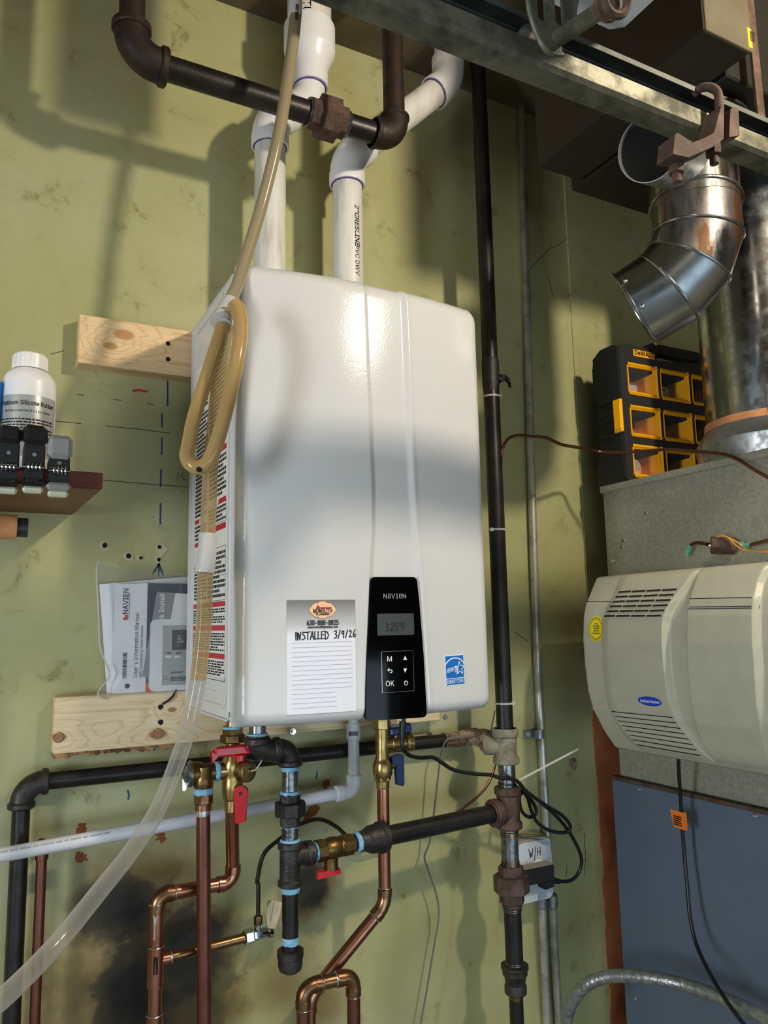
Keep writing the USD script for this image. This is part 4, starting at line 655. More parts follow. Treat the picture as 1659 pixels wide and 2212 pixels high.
[part(ul, 'solder_ring', m, 'solder') for m in (sol(k1 + dk * .032, dk), sol(k2 - dk * .032, dk), sol(k1 - Z_ * .032, Z_), sol(k2 - Z_ * .032, Z_))]
pf = P(88, 1900, -.045); fc = thing('copper_pipe', 'leftmost thin copper pipe, starting just below the white drain pipe', 'pipe', [pf[0], -.045, 0])
part(fc, 'pipe_run', cyl([pf[0], -.045, 0], [pf[0], -.045, zat(91, 1838, -.045)], .0079, 24), 'copper_old'); part(fc, 'elbow', cfit(np.array([pf[0], -.045, zat(91, 1830, -.045)]), -Z_, -NY * 1., .018, .0079), 'copper_old')
# ------------------------------------------------------------------ condensate drain
yw = -.062; xw = P(764, 1620, yw)[0]; zw = lambda y: zat(764, y, yw); wv_ = lambda y: np.array([xw, yw, zw(y)])
dr = thing('condensate_pipe', 'thin white plastic drain pipe sloping away left from an elbow below the heater', 'pipe', wv_(1700))
part(dr, 'pipe_run', cyl(wv_(1680), [xw, yw, 1.2], .0107, 26), 'pvc_grey'); ad = part(dr, 'adapter', lathe([(0, .0118), (.002, .0138), (zw(1562) - zw(1599), .0138)], wv_(1599), Z_, 30), 'pvc_grey', 'wider plastic adapter with a barcode sticker')
e = CAM - wv_(1580); r_ = random.Random(4); bars = []; x = 0
while x < .018: w = r_.choice([.0005, .0009, .0014]); bars.append(sbox(x, 0, x + w, .008)); x += w + r_.choice([.0004, .0008])
m = place(poly(shapely.MultiPolygon(bars), .0002), [0, -.009, 0], [0, 1, 0], [-1, 0, 0]); part(ad, 'barcode', wrapcyl(m, wv_(1578), Z_, e, .0141), 'print_black', smooth=False)
ke = wv_(1708); le = P(-25, 1852, -.085); ld = unit(le - ke)
part(dr, 'elbow', [tube(np.vstack([ke + Z_ * .024, arc(ke, Z_, ld, .016, 10), ke + ld * .034]), .0125, 28), collar(ke + Z_ * .012, ke + Z_ * .030, .0142), collar(ke + ld * .022, ke + ld * .040, .0142)], 'pvc')
lp_ = part(dr, 'pipe_run', cyl(ke + ld * .03, le, .0107, 28), 'pvc_grey'); m = dashes(.17, .004, 1, 8); e = CAM - P(120, 1830, -.08); part(lp_, 'print', wrapcyl(m.apply_translation([0, -.006, 0]), P(260, 1803, -.08) * 0 + ke + ld * ((P(235, 1800, -.08) - ke) @ ld), ld, e, .0108), 'print_grey', smooth=False)
# ------------------------------------------------------------------ cables on the wall
cg = thing('thin_cable', 'thin grey cable hanging loosely down the wall right of the cold copper pipe', 'cable', P(905, 2200, -.02))
part(cg, 'wire', tube(catmull([P(x, y, d) for x, y, d in ((1060, 1590, -.06), (985, 1592, -.055), (958, 1610, -.053), (946, 1680, -.045), (937, 1760, -.04), (928, 1820, -.035), (917, 1850, -.03), (925, 1880, -.03), (942, 1930, -.03), (948, 1975, -.03), (940, 2030, -.03), (930, 2090, -.03), (918, 2160, -.03), (905, 2230, -.03))], 7), .0019, 8), 'cable_grey')
cg2 = thing('thin_cable', 'thin grey cord dropping from the lower right heater corner to the rusty gas line', 'cable', P(1058, 1590, -.08)); part(cg2, 'wire', tube(catmull([P(x, y, d) for x, y, d in ((1069, 1535, -.1), (1064, 1560, -.1), (1058, 1590, -.09), (1050, 1606, -.06))], 6), .0014, 8), 'cable_grey')
ct = thing('copper_tube', 'short thin copper tube curving from the riser to the thick black branch pipe', 'tube', P(1000, 1740, -.1)); part(ct, 'tubing', tube(catmull([P(x, y, d) for x, y, d in ((1072, 1640, -.10), (1064, 1672, -.097), (1050, 1700, -.09), (1030, 1722, -.08), (1005, 1742, -.07), (985, 1758, -.06))], 7), .0026, 10), 'copper_old')
pcb = thing('power_cord', 'black power cord from under the heater, looped and plugged into the wall box', 'cord', P(1150, 1850, -.1))
part(pcb, 'cord', tube(catmull([P(x, y, d) for x, y, d in ((872, 1548, -.2), (871, 1575, -.2), (868, 1598, -.2), (871, 1618, -.2), (885, 1632, -.19), (910, 1637, -.18), (935, 1636, -.17), (955, 1648, -.165), (980, 1663, -.16), (1020, 1671, -.155), (1060, 1674, -.155), (1078, 1680, -.156), (1100, 1682, -.157), (1118, 1688, -.152), (1140, 1712, -.135), (1180, 1740, -.12), (1215, 1762, -.11), (1232, 1785, -.10), (1222, 1798, -.095), (1190, 1795, -.09), (1162, 1778, -.09), (1148, 1752, -.09), (1140, 1725, -.095), (1130, 1712, -.1), (1122, 1722, -.105), (1126, 1750, -.1), (1142, 1765, -.09), (1158, 1757, -.085), (1152, 1735, -.09), (1128, 1706, -.105), (1135, 1708, -.11), (1170, 1735, -.1), (1210, 1772, -.095), (1240, 1815, -.09), (1256, 1855, -.085), (1250, 1885, -.08), (1232, 1902, -.078), (1205, 1904, -.076))], 7), .0036, 12), 'rubber_black')
part(pcb, 'strain_relief', tube(np.array([P(870, 1558, -.2), P(869, 1580, -.2), P(869, 1600, -.2)]), [.0062, .0058, .0045], 12), 'rubber_black')
a, b = P(1208, 1904, -.076), P(1185, 1900, -.078); part(pcb, 'plug', [tube(np.array([a, a * .5 + b * .5, b]), [.0052, .0068, .0075], 14), hull([b + v for v in np.array([[.006, .009, .012], [.006, -.010, .012], [.006, .009, -.012], [.006, -.010, -.012], [-.018, .012, .014], [-.018, -.012, .014], [-.018, .012, -.014], [-.018, -.012, -.014]])])], 'plastic_black')
zt_ = thing('zip_tie', 'black zip tie on the riser with a long pale tail sticking out to the right', 'zip tie', rv(1688)); part(zt_, 'band', lathe([(-.0024, RR + .0003), (-.0024, RR + .0015), (.0024, RR + .0015), (.0024, RR + .0003)], rv(1693), unit([.1, 0, 1]), 28, cap=False), 'rubber_black')
a, b = P(1112, 1690, -.150), P(1249, 1618, -.165); nn = np.cross(unit(b - a), FW); part(zt_, 'tail', hull([p + nn * .0022 * k + FW * .0006 * j for p in (a, b) for k in (-1, 1) for j in (-1, 1)]), 'zip_nylon', 'pale nylon tail')
# ------------------------------------------------------------------ conduit and outlet box
RCd = .0095
cd_ = thing('conduit', 'thin galvanized electrical conduit running down the wall from the ceiling to the outlet box', 'conduit', P(1175, 1830, -.012))
part(cd_, 'tube_run', tube(np.vstack([[[.829, -.012, CEIL + .01]], catmull([P(1127, 260, -.012), P(1138, 640, -.012), P(1147, 1000, -.012), P(1160, 1400, -.012), P(1172, 1640, -.012), P(1183, 1835, -.014)], 6)]), RCd, 20), 'conduit_steel')
c = P(1164, 1585, -.012); part(cd_, 'strap', [lathe([(-.009, .0098), (-.009, .0112), (.009, .0112), (.009, .0098)], c, Z_, 24, cap=False), rbox([c[0] - .034, -.0035, c[2] - .010], [c[0] - .006, 0, c[2] + .010], .001)], 'galvanized'); part(cd_, 'strap_screw', lathe([(0, .0055), (.002, .005)], [c[0] - .025, -.0035, c[2]], NY, 14), 'chrome')
yb = -.062; ob = thing('outlet_box', 'white wall outlet box marked in black pen, dust on its top', 'outlet', P(1155, 1940, yb))
a, b = P(1119, 1822, yb), P(1196, 1938, yb); part(ob, 'back_box', rbox([a[0] + .006, yb + .004, b[2] + .008], [b[0] - .006, -.001, a[2] - .006], .006), 'galvanized')
part(ob, 'cover_plate', place(poly(rr(a[0], b[2], b[0], a[2], .014), .006), [0, yb + .006, 0], X_, Z_), 'plate_white', smooth=25)
wl = [[(0, 1), (.15, 0), (.3, .6), (.42, 0), (.62, 1)], [(.8, -.35), (1.1, 1.15)], [(1.3, .05), (1.4, 1)], [(1.75, .1), (1.8, 1.05)], [(1.33, .5), (1.8, .55)]]
o = P(1143, 1847, yb); k = (P(1168, 1847, yb)[0] - o[0]) / 1.85; part(ob, 'handwriting', place(stroke([[(x * k, y * k * 1.05) for x, y in l] for l in wl], .0016), [o[0], yb, o[2] - .006], X_, Z_), 'print_black', smooth=False)
part(ob, 'dust_ridge', rbox([a[0] + .004, yb - .001, a[2] - .003], [b[0] - .002, -.004, a[2] + .003], .003), 'dust')
o = P(1165, 1862, yb); part(ob, 'outlet_face', lathe([(0, .0175), (.002, .017)], [o[0] - .002, yb, o[2] - .012], NY, 26), 'print_white')
pa, pb_ = P(1133, 1880, yb - .03), P(1196, 1906, yb - .03)
ad = thing('plug_adapter', 'black plug adapter pushed into the white outlet box', 'plug', P(1165, 1905, yb - .03)); part(ad, 'body', rbox([pa[0], yb - .03, pb_[2] + .003], [pb_[0] + .004, yb - .0025, pa[2]], .002), 'plastic_black'); part(ad, 'dusty_top', rbox([pa[0] + .001, yb - .029, pa[2] - .0002], [pb_[0] + .003, yb - .003, pa[2] + .0012], .0005), 'dust')
for i, (xa, xb) in enumerate(((1170, 1182), (1192, 1207))):
    cc = thing('conduit', ('left', 'right')[i] + ' of two thin conduits dropping below the white outlet box', 'conduit', P(xa, 2000, -.02)); q0, q1 = P(xa, 1930, -.025), P(xb, 2215, -.012); part(cc, 'connector', collar(q0, q0 + unit(q1 - q0) * .03, .0118), 'galvanized'); part(cc, 'tube_run', tube(np.array([q0, q0 * .5 + q1 * .5, q1, [q1[0], q1[1], .3]]), .0085, 18), 'conduit_steel')
# ------------------------------------------------------------------ furnace, plenum
XP, XF = .95, .94; ZP = 1.645; zf = float(PX(1330, 1683, XF)[2]); yfb = float(PX(1321, 1690, XF)[1])
fu = thing('furnace', 'slate blue steel furnace cabinet at the lower right', 'furnace', (XF, yfb, 0)); part(fu, 'cabinet', rbox([XF, -1.05, 0], [1.55, yfb, zf], .003), 'furnace_blue'); part(fu, 'top_rim', rbox([XF - .003, -1.05, zf - .001], [1.54, yfb - .001, zf + .006], .001), 'rust_iron', 'rusty top rim')
for x, y in ((1381, 1705), (1630, 1762), (1371, 2157)): part(fu, 'screw', lathe([(0, .0042), (.002, .003)], PX(x, y, XF), [-1, 0, 0], 14), 'chrome')
pl = thing('duct_plenum', 'dusty galvanized sheet metal plenum standing on the blue furnace', 'duct', (XP, -.09, zf)); ypb = float(PX(1302, 1070, XP)[1])
part(pl, 'casing', rbox([XP, -1.05, zf + .007], [1.54, ypb, ZP], .002), 'galv_dust'); part(pl, 'top_cleat', rbox([XP - .006, -1.05, ZP - .012], [XP + .004, ypb + .004, ZP + .004], .002), 'galv_dust')
for x, y in ((1396, 1109), (1347, 1168), (1325, 1212), (1343, 1182)): part(pl, 'screw', lathe([(0, .005), (.003, .0038)], PX(x, y, XP), [-1, 0, 0], 14), 'chrome')
# ------------------------------------------------------------------ humidifier
hyL, hyR = float(PX(1262, 1400, .757)[1]), -.72
prof = [(.95, 1.432), (.812, 1.432), (.800, 1.425), (.768, 1.372), (.760, 1.345), (.756, 1.30), (.757, 1.25), (.762, 1.20), (.772, 1.165), (.800, 1.118), (.826, 1.086), (.838, 1.082), (.95, 1.082)]
pp = np.array(prof); pz_ = pp[1:-1][::-1]
def hx(z): return np.interp(z, pz_[:, 1], pz_[:, 0])
zi = lambda pts: np.array([(PX(x, y, float(hx(PX(x, y, .77)[2])))[2], PX(x, y, float(hx(PX(x, y, .77)[2])))[1]) for x, y in pts])[::-1]
e_a = zi([(1352, 1228), (1330, 1280), (1312, 1320), (1303, 1345), (1305, 1430), (1318, 1530), (1345, 1585), (1405, 1645)])
e_b = zi([(1521, 1218), (1475, 1275), (1445, 1320), (1437, 1345), (1439, 1420), (1452, 1520), (1475, 1570), (1548, 1660)])
e_c = zi([(1525, 1214), (1506, 1262), (1494, 1300), (1490, 1340), (1491, 1420), (1504, 1540), (1517, 1595), (1553, 1664)])
e_d = zi([(1657, 1220), (1640, 1260), (1634, 1300), (1632, 1340), (1637, 1440), (1650, 1570), (1654, 1600), (1668, 1660)])
def hd_(y, z):
    e = [np.interp(z, q[:, 0], q[:, 1]) for q in (e_a, e_b, e_c, e_d)]
    st = lambda t, w: sm((t - y) / w + .5)
    d = .0015 * st(e[0], .003) + .006 * st(e[0] - .008, .03) - .0115 * st(e[1] - .004, .010) + .012 * st(e[2] + .002, .006) - .011 * st(e[3] - .004, .009)
    fade = sm((z - 1.086) / .02) * (1 - sm((z - 1.418) / .015)); return d * fade
def hs(y, z, w=0.): return hx(z) - hd_(y, z) - w
ys = np.r_[np.linspace(hyL - .006, hyR, 300)]; zs = np.r_[np.linspace(1.084, 1.430, 120)]
rows = [np.array([[.95, y, 1.4325] for y in ys])]
rows += [np.c_[hs(ys, z), ys, np.full(len(ys), z)] for z in zs[::-1]] + [np.array([[.95, y, 1.081] for y in ys])]
V = np.array(rows); V[:, 0, 1] = hyL - .001; v, f = grid(V, False); sh_ = trimesh.Trimesh(v, f, process=False)
hpos = np.array([(hx(z), z) for z in zs]); end = np.vstack([[.95, 1.081], hpos, [.95, 1.4325]]); cap = [poly(Polygon(end), .002)]
cap = [place(m, [0, y0, 0], X_, Z_) for m in cap for y0 in (hyL, hyR + .001)]
if sh_.face_normals[60 * 299 * 2 + 50][0] > 0: sh_.faces = sh_.faces[:, ::-1]
hu = thing('humidifier', 'beige plastic whole-house humidifier with vent slots on the side of the plenum', 'humidifier', (.95, hyL, 1.082)); hb = part(hu, 'housing', [sh_] + cap, 'beige_plastic', smooth=40)
def humwrap(m, y0, z0, off=.0004): # mesh x runs to the right in view (towards -y), y up
    u, w_, t = m.vertices.T; q = m.copy(); y = y0 - u; z = z0 + w_; q.vertices = np.c_[hs(y, z) - t - off, y, z]; return q
def hp_(px, py): p = PX(px, py, .77); p = PX(px, py, float(hx(p[2]))); p = PX(px, py, float(hs(p[1], p[2]))); return float(p[1]), float(p[2])
for i in range(6):
    a, b = hp_(1338 - i * 6.2, 1279 + i * 10.4), hp_(1466 - i * 6.8, 1273.3 + i * 11.4); n = 4; L = a[0] - b[0]
    for k in range(n):
        w = L / n * .90; m = sub(poly(sbox(0, -.0016, w, .0016), .0008), .01); part(hb, 'vent_slot', humwrap(m, a[0] - k * L / n, a[1] + (b[1] - a[1]) * k / n), 'slot_dark', smooth=False)
for i in range(8):
    a, b = hp_(1325 + i * 7.8, 1541 + i * 10.2), hp_(1455 + i * 9., 1555 + i * 11.7); L = a[0] - b[0]; m = sub(poly(Polygon([(0, -.0035), (L, b[1] - a[1] - .0035), (L, b[1] - a[1] + .0035), (0, .0035)]), .0032), .01); part(hb, 'louver', humwrap(m, a[0], a[1], -.0004), 'beige_light')
    m = sub(poly(Polygon([(0, .0035), (L, b[1] - a[1] + .0035), (L, b[1] - a[1] + .0048), (0, .0048)]), .0006), .01); part(hb, 'louver_gap', humwrap(m, a[0], a[1], .0003), 'slot_dark')
for x0, y0, x1, y1 in ((1266, 1300, 1322, 1300), (1491, 1294, 1634, 1291), (1489, 1312, 1634, 1310), (1490, 1316, 1634, 1314), (1278, 1532, 1322, 1542), (1507, 1566, 1650, 1577), (1510, 1583, 1652, 1596)):
    a, b = hp_(x0, y0), hp_(x1, y1); L = a[0] - b[0]; m = sub(poly(Polygon([(0, 0), (L, b[1] - a[1]), (L, b[1] - a[1] + .0012), (0, .0012)]), .0004), .01); part(hb, 'seam_line', humwrap(m, a[0], a[1], .0001), 'slot_dark' if y0 < 1320 else 'beige_light', smooth=False)
a = hp_(1288, 1358); R_ = .0255; disc = affinity.scale(Point(0, 0).buffer(R_), .82, 1.0)
y_ = part(hu, 'service_sticker', humwrap(sub(poly(disc, .0004), .006), a[0], a[1], .0003), 'sticker_yellow', 'round yellow sticker with a zigzag edge'); zz_ = [(.82 * R_ * (.94 if i % 2 else .74) * math.cos(i * math.pi / 22), R_ * (.94 if i % 2 else .74) * math.sin(i * math.pi / 22)) for i in range(45)]
part(y_, 'zigzag', humwrap(stroke([zz_], .0005), a[0], a[1], .0008), 'print_black', smooth=False)
for i, s in enumerate(('Replace', 'your Humidifier', 'Pad annually', 'Contact your', 'Air & Heating Dealer')): g = txt(s, .0026, None, None, None, False, .0003, True, (.009, .019, .016, .016, .021)[i], up=True); g.apply_translation([.001, .0085 - i * .0046, 0]); part(y_, 'lettering', humwrap(g, a[0], a[1], .0008), 'print_black', smooth=False)
a = hp_(1404, 1515); ov = part(hu, 'brand_badge', humwrap(sub(poly(affinity.scale(Point(0, 0).buffer(1), .0275, .0086), .0008), .006), a[0], a[1], .0003), 'oval_blue', 'blue oval badge'); g = txt('American Standard', .0052, None, None, None, False, .0003, True, .045, up=True); g.vertices[:, 0] += .2 * g.vertices[:, 1]; g.apply_translation([0, -.0026, 0]); part(ov, 'lettering', humwrap(g, a[0], a[1], .0012), 'print_white', smooth=False)
# cord under the humidifier
co = thing('power_cord', 'black cord with an orange tag hanging from the humidifier in front of the furnace', 'cord', PX(1480, 1900, .875)); cpts = [(1466, 1640, .86), (1466, 1660, .865), (1471, 1740, .885), (1477, 1830, .89), (1484, 1910, .885), (1492, 1990, .875), (1508, 2050, .865), (1540, 2115, .835), (1575, 2170, .812), (1620, 2230, .80)]
part(co, 'cord', tube(catmull([PX(*p) for p in cpts], 7), .0036, 12), 'rubber_black')
a = PX(1474, 1755, .8815); b = PX(1478, 1793, .8815); hd2 = a[2] - b[2]; tg_ = poly(Polygon([(-.0290, .001), (.004, 0), (.0062, -hd2), (-.0225, -hd2 + .001)]), .0012); tgp = part(co, 'warning_tag', place(tg_, a + [0, .0, 0], [0, -1, 0], Z_), 'tag_orange', 'orange paper tag')
part(co, 'warning_tag', lathe([(0, .0046), (hd2, .0046)], b + [.004, 0, 0], a - b, 18), 'tag_orange'); m = dashes(.02, hd2 * .6, 5, 9); part(tgp, 'small_print', place(m, a + [-.0013, .022, -hd2 * .85], [0, -1, 0], Z_), 'print_black', smooth=False)
fx = thing('flexible_conduit', 'shiny flexible metal conduit arching across the foot of the furnace', 'conduit', P(1225, 2200, -.14))
fp = catmull([P(1216, 2260, -.12), P(1224, 2205, -.13), P(1236, 2165, -.15), P(1268, 2127, -.18), P(1320, 2109, -.22), PX(1400, 2112, .80), PX(1480, 2128, .83), PX(1560, 2156, .845), PX(1610, 2178, .85), PX(1680, 2215, .85)], 14); part(fx, 'tubing', tube(fp, .0117 + .00025 * np.sin(np.arange(len(fp)) * 2.2), 18), 'flex_steel')
# ------------------------------------------------------------------ control wiring by the plenum
sn = thing('sensor', 'rusty hexagonal relay with yellow wires above the humidifier', 'sensor', PX(1545, 1180, .93)); a = PX(1535, 1178, .915); b = a + np.array([.03, -.03, -.003]); part(sn, 'body', [hexn(a, a + (b - a) * .35, .018), cyl(a + (b - a) * .3, b, .0165)], 'rust_iron', smooth=20); part(sn, 'bolt', lathe([(0, .006), (.004, .005)], a, a - b, 16), 'chrome')
for q in ([(1550, 1160, .92), (1570, 1160, .92), (1600, 1185, .925), (1640, 1190, .93), (1690, 1190, .94), (1705, 1186, .953)], [(1545, 1163, .92), (1560, 1156, .92), (1590, 1170, .925), (1620, 1188, .93), (1690, 1196, .94), (1708, 1192, .953)]): part(sn, 'wire', tube(catmull([PX(*p) for p in q], 7), .0014, 8), 'wire_yellow')
ft = thing('copper_tube', 'short brown copper tubes green with corrosion either side of the relay', 'tube', PX(1500, 1180, .93)); part(ft, 'tubing', tube(catmull([PX(*p) for p in ((1528, 1176, .92), (1505, 1172, .925), (1492, 1178, .93), (1487, 1190, .93))], 6), .0034, 10), 'copper_old'); part(ft, 'corrosion', tube(np.array([PX(1492, 1178, .93), PX(1488, 1188, .93), PX(1485, 1200, .93)]), .0042, 10, wob=.2), 'verdigris')
part(ft, 'tubing', tube(catmull([PX(*p) for p in ((1618, 1178, .93), (1640, 1172, .925), (1690, 1160, .935), (1705, 1150, .953))], 6), .0034, 10), 'copper_old'); part(ft, 'corrosion', tube(np.array([PX(1600, 1174, .935), PX(1610, 1180, .93), PX(1622, 1177, .93)]), .0048, 10, wob=.25), 'verdigris')
cl = thing('copper_tube', 'long thin brown copper tube looping from the gas riser past the black organizer', 'tube', PX(1400, 975, .85)); q = [P(1082, 1000, -.13), P(1084, 975, -.13), P(1096, 950, -.135), P(1118, 941, -.14), P(1150, 943, -.15), P(1180, 946, -.16), P(1212, 960, -.175), P(1250, 967, -.19), PX(1290, 975, .88), PX(1340, 977, .90), PX(1400, 974, .92), PX(1445, 971, .925), PX(1500, 975, .925), PX(1560, 981, .92), PX(1595, 993, .91), PX(1630, 1015, .90), PX(1680, 1045, .895), PX(1740, 1100, .925), PX(1775, 1150, .952)]
part(cl, 'tubing', tube(catmull(q, 7), .0034, 10), 'copper_old')
# ------------------------------------------------------------------ big round duct
DX, DY, DR = 1.112, -.418, .125
dk_ = thing('round_duct', 'large shiny round galvanized duct standing on the plenum', 'duct', (DX, DY, ZP)); part(dk_, 'pipe_run', cyl([DX, DY, 1.735], [DX, DY, CEIL], DR, 64), 'galv_shiny'); part(dk_, 'collar', lathe([(0, .145), (.006, .143), (.045, .150), (.05, .150), (.085, .1275), (.098, .1275)], [DX, DY, ZP - .001], Z_, 48), 'galvanized', 'dull tapered collar with old tape'); part(dk_, 'tape_band', lathe([(0, .1285), (.012, .1288), (.02, .1283)], [DX, DY, 1.722], Z_, 48, 0, .006, 3, cap=False), 'cardboard')
part(dk_, 'seam', rbox([DX - .108, DY - .08, 1.65], [DX - .098, DY - .068, 1.79], .002), 'galvanized')
# ------------------------------------------------------------------ disconnected flue
FA = CAM + ray(1502, 450) / FPX * 1.37; fx_, fy_ = FA[0], FA[1]; FR = .0755; fz_ = lambda y: zat(1500, y, fy_); fv = lambda y: np.array([fx_, fy_, fz_(y)])
fl_ = thing('flue_pipe', 'rust-streaked galvanized flue hanging from the ceiling duct with an open tee and elbow', 'flue', fv(700))
part(fl_, 'pipe_run', cyl(fv(452), fv(150), FR, 48), 'flue_metal'); part(fl_, 'crimp_ring', ringt(fv(445), unit([.12, .1, 1]), FR + .001, .0035, 48, 8), 'flue_metal')
td = unit([-.95, -.27, .17]); tcn = fv(355); toe = CAM + ray(1402, 320) / FPX * 1.235; td = unit(toe - tcn); Lt = np.linalg.norm(toe - tcn)
part(fl_, 'tee_branch', lathe([(.03, .052), (Lt, .052), (Lt, .0505), (Lt - .09, .0500)], tcn, td, 44, cap=False), 'galvanized', 'open stub pointing left'); part(fl_, 'tee_mouth', lathe([(0, .0505), (.001, .0505)], toe - td * .012, td, 40), 'black_void')
ed = unit([-.45, .66, -.37]); nseg = 4; dirs = [unit(np.array([0, 0, -1.]) * (1 - t) + ed * t) for t in np.linspace(0, 1, nseg)]
pt = [fv(452)]; ls = [.048, .052, .052, .066]
for d, l in zip(dirs, ls): pt.append(pt[-1] + d * l)
e1_, e2_, _ = basis([0, 0, -1.]); n = 48; an = np.arange(n) / n * 2 * np.pi; ringpts = pt[0] + (e1_ * np.cos(an)[:, None] + e2_ * np.sin(an)[:, None]) * (FR - .001); rings = [ringpts]
for i in range(nseg):
    d = dirs[i]; nb = d if i == nseg - 1 else unit(d + dirs[i + 1]); p = rings[-1]; t = ((pt[i + 1] - p) @ nb) / (d @ nb); rings.append(p + d * t[:, None])
for i in range(nseg):
    v, f = grid(np.array([rings[i], rings[i + 1]])); g = trimesh.Trimesh(np.vstack([v, v]), np.vstack([f, f[:, ::-1] + len(v)]), process=False); part(fl_, 'elbow_gore', trimesh.Trimesh(v, f, process=False), 'flue_metal' if i < 2 else 'flue_clean', smooth=40)
    rg = np.vstack([rings[i + 1], rings[i + 1][:1], rings[i + 1][1:2]]); part(fl_, 'crimp_ring', tube(rg, .0028, 8, cap=False), 'flue_clean')
for k in (14, 17): p = rings[-1][k * 2 % n] * .85 + rings[-2][k * 2 % n] * .15; part(fl_, 'rivet', trimesh.creation.icosphere(2, .004).apply_translation(p), 'chrome')
# ------------------------------------------------------------------ boxed ceiling ducts
bc = Z_; cxa = .6; yc_ = float(PX(1524, 63, cxa)[1]); zc2 = float(PX(1524, 63, cxa)[2]); xr2 = float(P(1627, 118, yc_)[0])
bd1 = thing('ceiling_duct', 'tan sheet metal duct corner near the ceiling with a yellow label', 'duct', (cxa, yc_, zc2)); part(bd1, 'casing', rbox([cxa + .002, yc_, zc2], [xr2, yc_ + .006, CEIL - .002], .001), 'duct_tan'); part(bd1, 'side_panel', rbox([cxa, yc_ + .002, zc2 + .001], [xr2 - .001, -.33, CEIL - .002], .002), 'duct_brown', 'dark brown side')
lbp = part(bd1, 'warning_label', rbox([P(1615, 80, yc_)[0], yc_ - .0006, P(1616, 101, yc_)[2]], [xr2, yc_ + .001, P(1616, 60, yc_)[2]], .0002), 'label_yellow'); lc = [P(1620, 80, yc_)[0], yc_ - .0008, P(1620, 84, yc_)[2]]; part(lbp, 'label_print', place(dashes(.010, .018, 5, 3), [lc[0], lc[1], lc[2] - .004], X_, Z_), 'print_black', smooth=False)
bd2 = thing('ceiling_duct', 'black sheet metal duct in the dark above the flue', 'duct', (1.0, -.5, zc2)); part(bd2, 'casing', rbox([xr2 + .003, yc_ + .05, zc2 - .004], [1.28, -.30, CEIL - .002], .003), 'duct_black'); part(bd2, 'flue_thimble', lathe([(0, .1), (.004, .101), (.012, .085)], [fx_, fy_, zc2 - .016], Z_, 44), 'duct_black')
q = P(1645, 300, -.70); st_ = thing('hanger_strap', 'rusty iron strap hanging at the right edge above the track', 'strap', q); part(st_, 'strap', rbox([q[0] - .006, -.703, q[2]], [q[0] + .012, -.697, CEIL], .001), 'rust_iron')
# ------------------------------------------------------------------ garage door track, roller and door
YT = -.885; z0 = float(P(1400, 277, YT)[2]); tz = (float(P(735, 12, YT)[2]) + z0 + float(P(1655, 371, YT)[2])) / 3 + .021
tk = thing('door_track', 'worn steel garage door track crossing the upper right corner', 'track', (.3, YT, tz))
low_ = Polygon([(-.002, .024), (-.003, .003), (.001, -.001), (.012, -.003), (.024, -.002), (.026, .0), (.026, .012), (.024, .012), (.023, .001), (.012, -.0005), (.002, .0015), (0, .004), (.0, .024)])
high_ = Polygon([(.024, .012), (.026, .012), (.026, .056), (.024, .0575), (.004, .0575), (.003, .050), (.0045, .050), (.005, .0555), (.023, .0555), (.024, .054)])
for nm, pg_, m_ in (('lower_lip', low_, 'track_metal'), ('web', high_, 'track_dark')):
    m = poly(pg_, 3.1); v = m.vertices; q = m.copy(); q.vertices = np.c_[v[:, 2] - 1.45, YT + v[:, 0], tz + v[:, 1]]; q.faces = q.faces; part(tk, nm, trimesh.Trimesh(q.vertices, q.faces[:, ::-1], process=False) if q.volume < 0 else q, m_)
ro = thing('door_roller', 'dusty garage door roller and perforated hinge plate riding in the steel track', 'roller', P(1150, 90, YT))
rc_ = P(1155, 92, YT + .012); part(ro, 'wheel', lathe([(0, .014), (.003, .0195), (.009, .0195), (.012, .014)], rc_ + np.array([0, .008, 0]), NY, 30), 'galvanized'); part(ro, 'bearing', lathe([(0, .0105), (.016, .009)], rc_ + np.array([0, .002, 0]), NY, 24), 'rust_scale')
s0, s1 = P(1192, 92, YT - .02), P(1312, 12, YT - .10); part(ro, 'stem', cyl(s0, s1, .0075, 20), 'track_metal'); part(ro, 'stem_collar', [ringt(s1, s1 - s0, .010, .004, 24, 8), ringt(s1 + unit(s1 - s0) * .012, s1 - s0, .012, .004, 24, 8)], 'rust_iron')
hp2 = [P(x, y, YT - .03) for x, y in ((1137, -60), (1143, 20), (1165, 85), (1186, 112), (1215, 118), (1212, 70), (1245, 35), (1262, -60))]; u_, v_ = unit(hp2[4] - hp2[3]), None
nrm_ = unit(np.cross(hp2[7] - hp2[0], hp2[3] - hp2[0])); v_ = unit(np.cross(nrm_, u_)); pl2 = Polygon([((p - hp2[0]) @ u_, (p - hp2[0]) @ v_) for p in hp2])
holes = [affinity.translate(LineString([(0, 0), tuple(.03 * np.array([(Z_ @ u_), (Z_ @ v_)]))]).buffer(.0045), (P(x, y, YT - .03) - hp2[0]) @ u_, (P(x, y, YT - .03) - hp2[0]) @ v_) for x, y in ((1170, 35), (1208, 45))]
part(ro, 'hinge_plate', place(poly(pl2.difference(shapely.union_all(holes)), .0022), hp2[0], u_, v_), 'track_metal'); rim = np.array(hp2[:5]); part(ro, 'plate_flange', tube(catmull(rim, 6), .0026, 8), 'track_metal')
gdp = thing('garage_door', 'raised white garage door panel whose corner hangs past the roller', 'garage door', (-.9, -2, 1.97)); c = PZ(1335, 72, 1.965); crn = [(c[0] - .012, c[1]), (c[0] - .004, c[1] - .004), (c[0], c[1] - .014)]
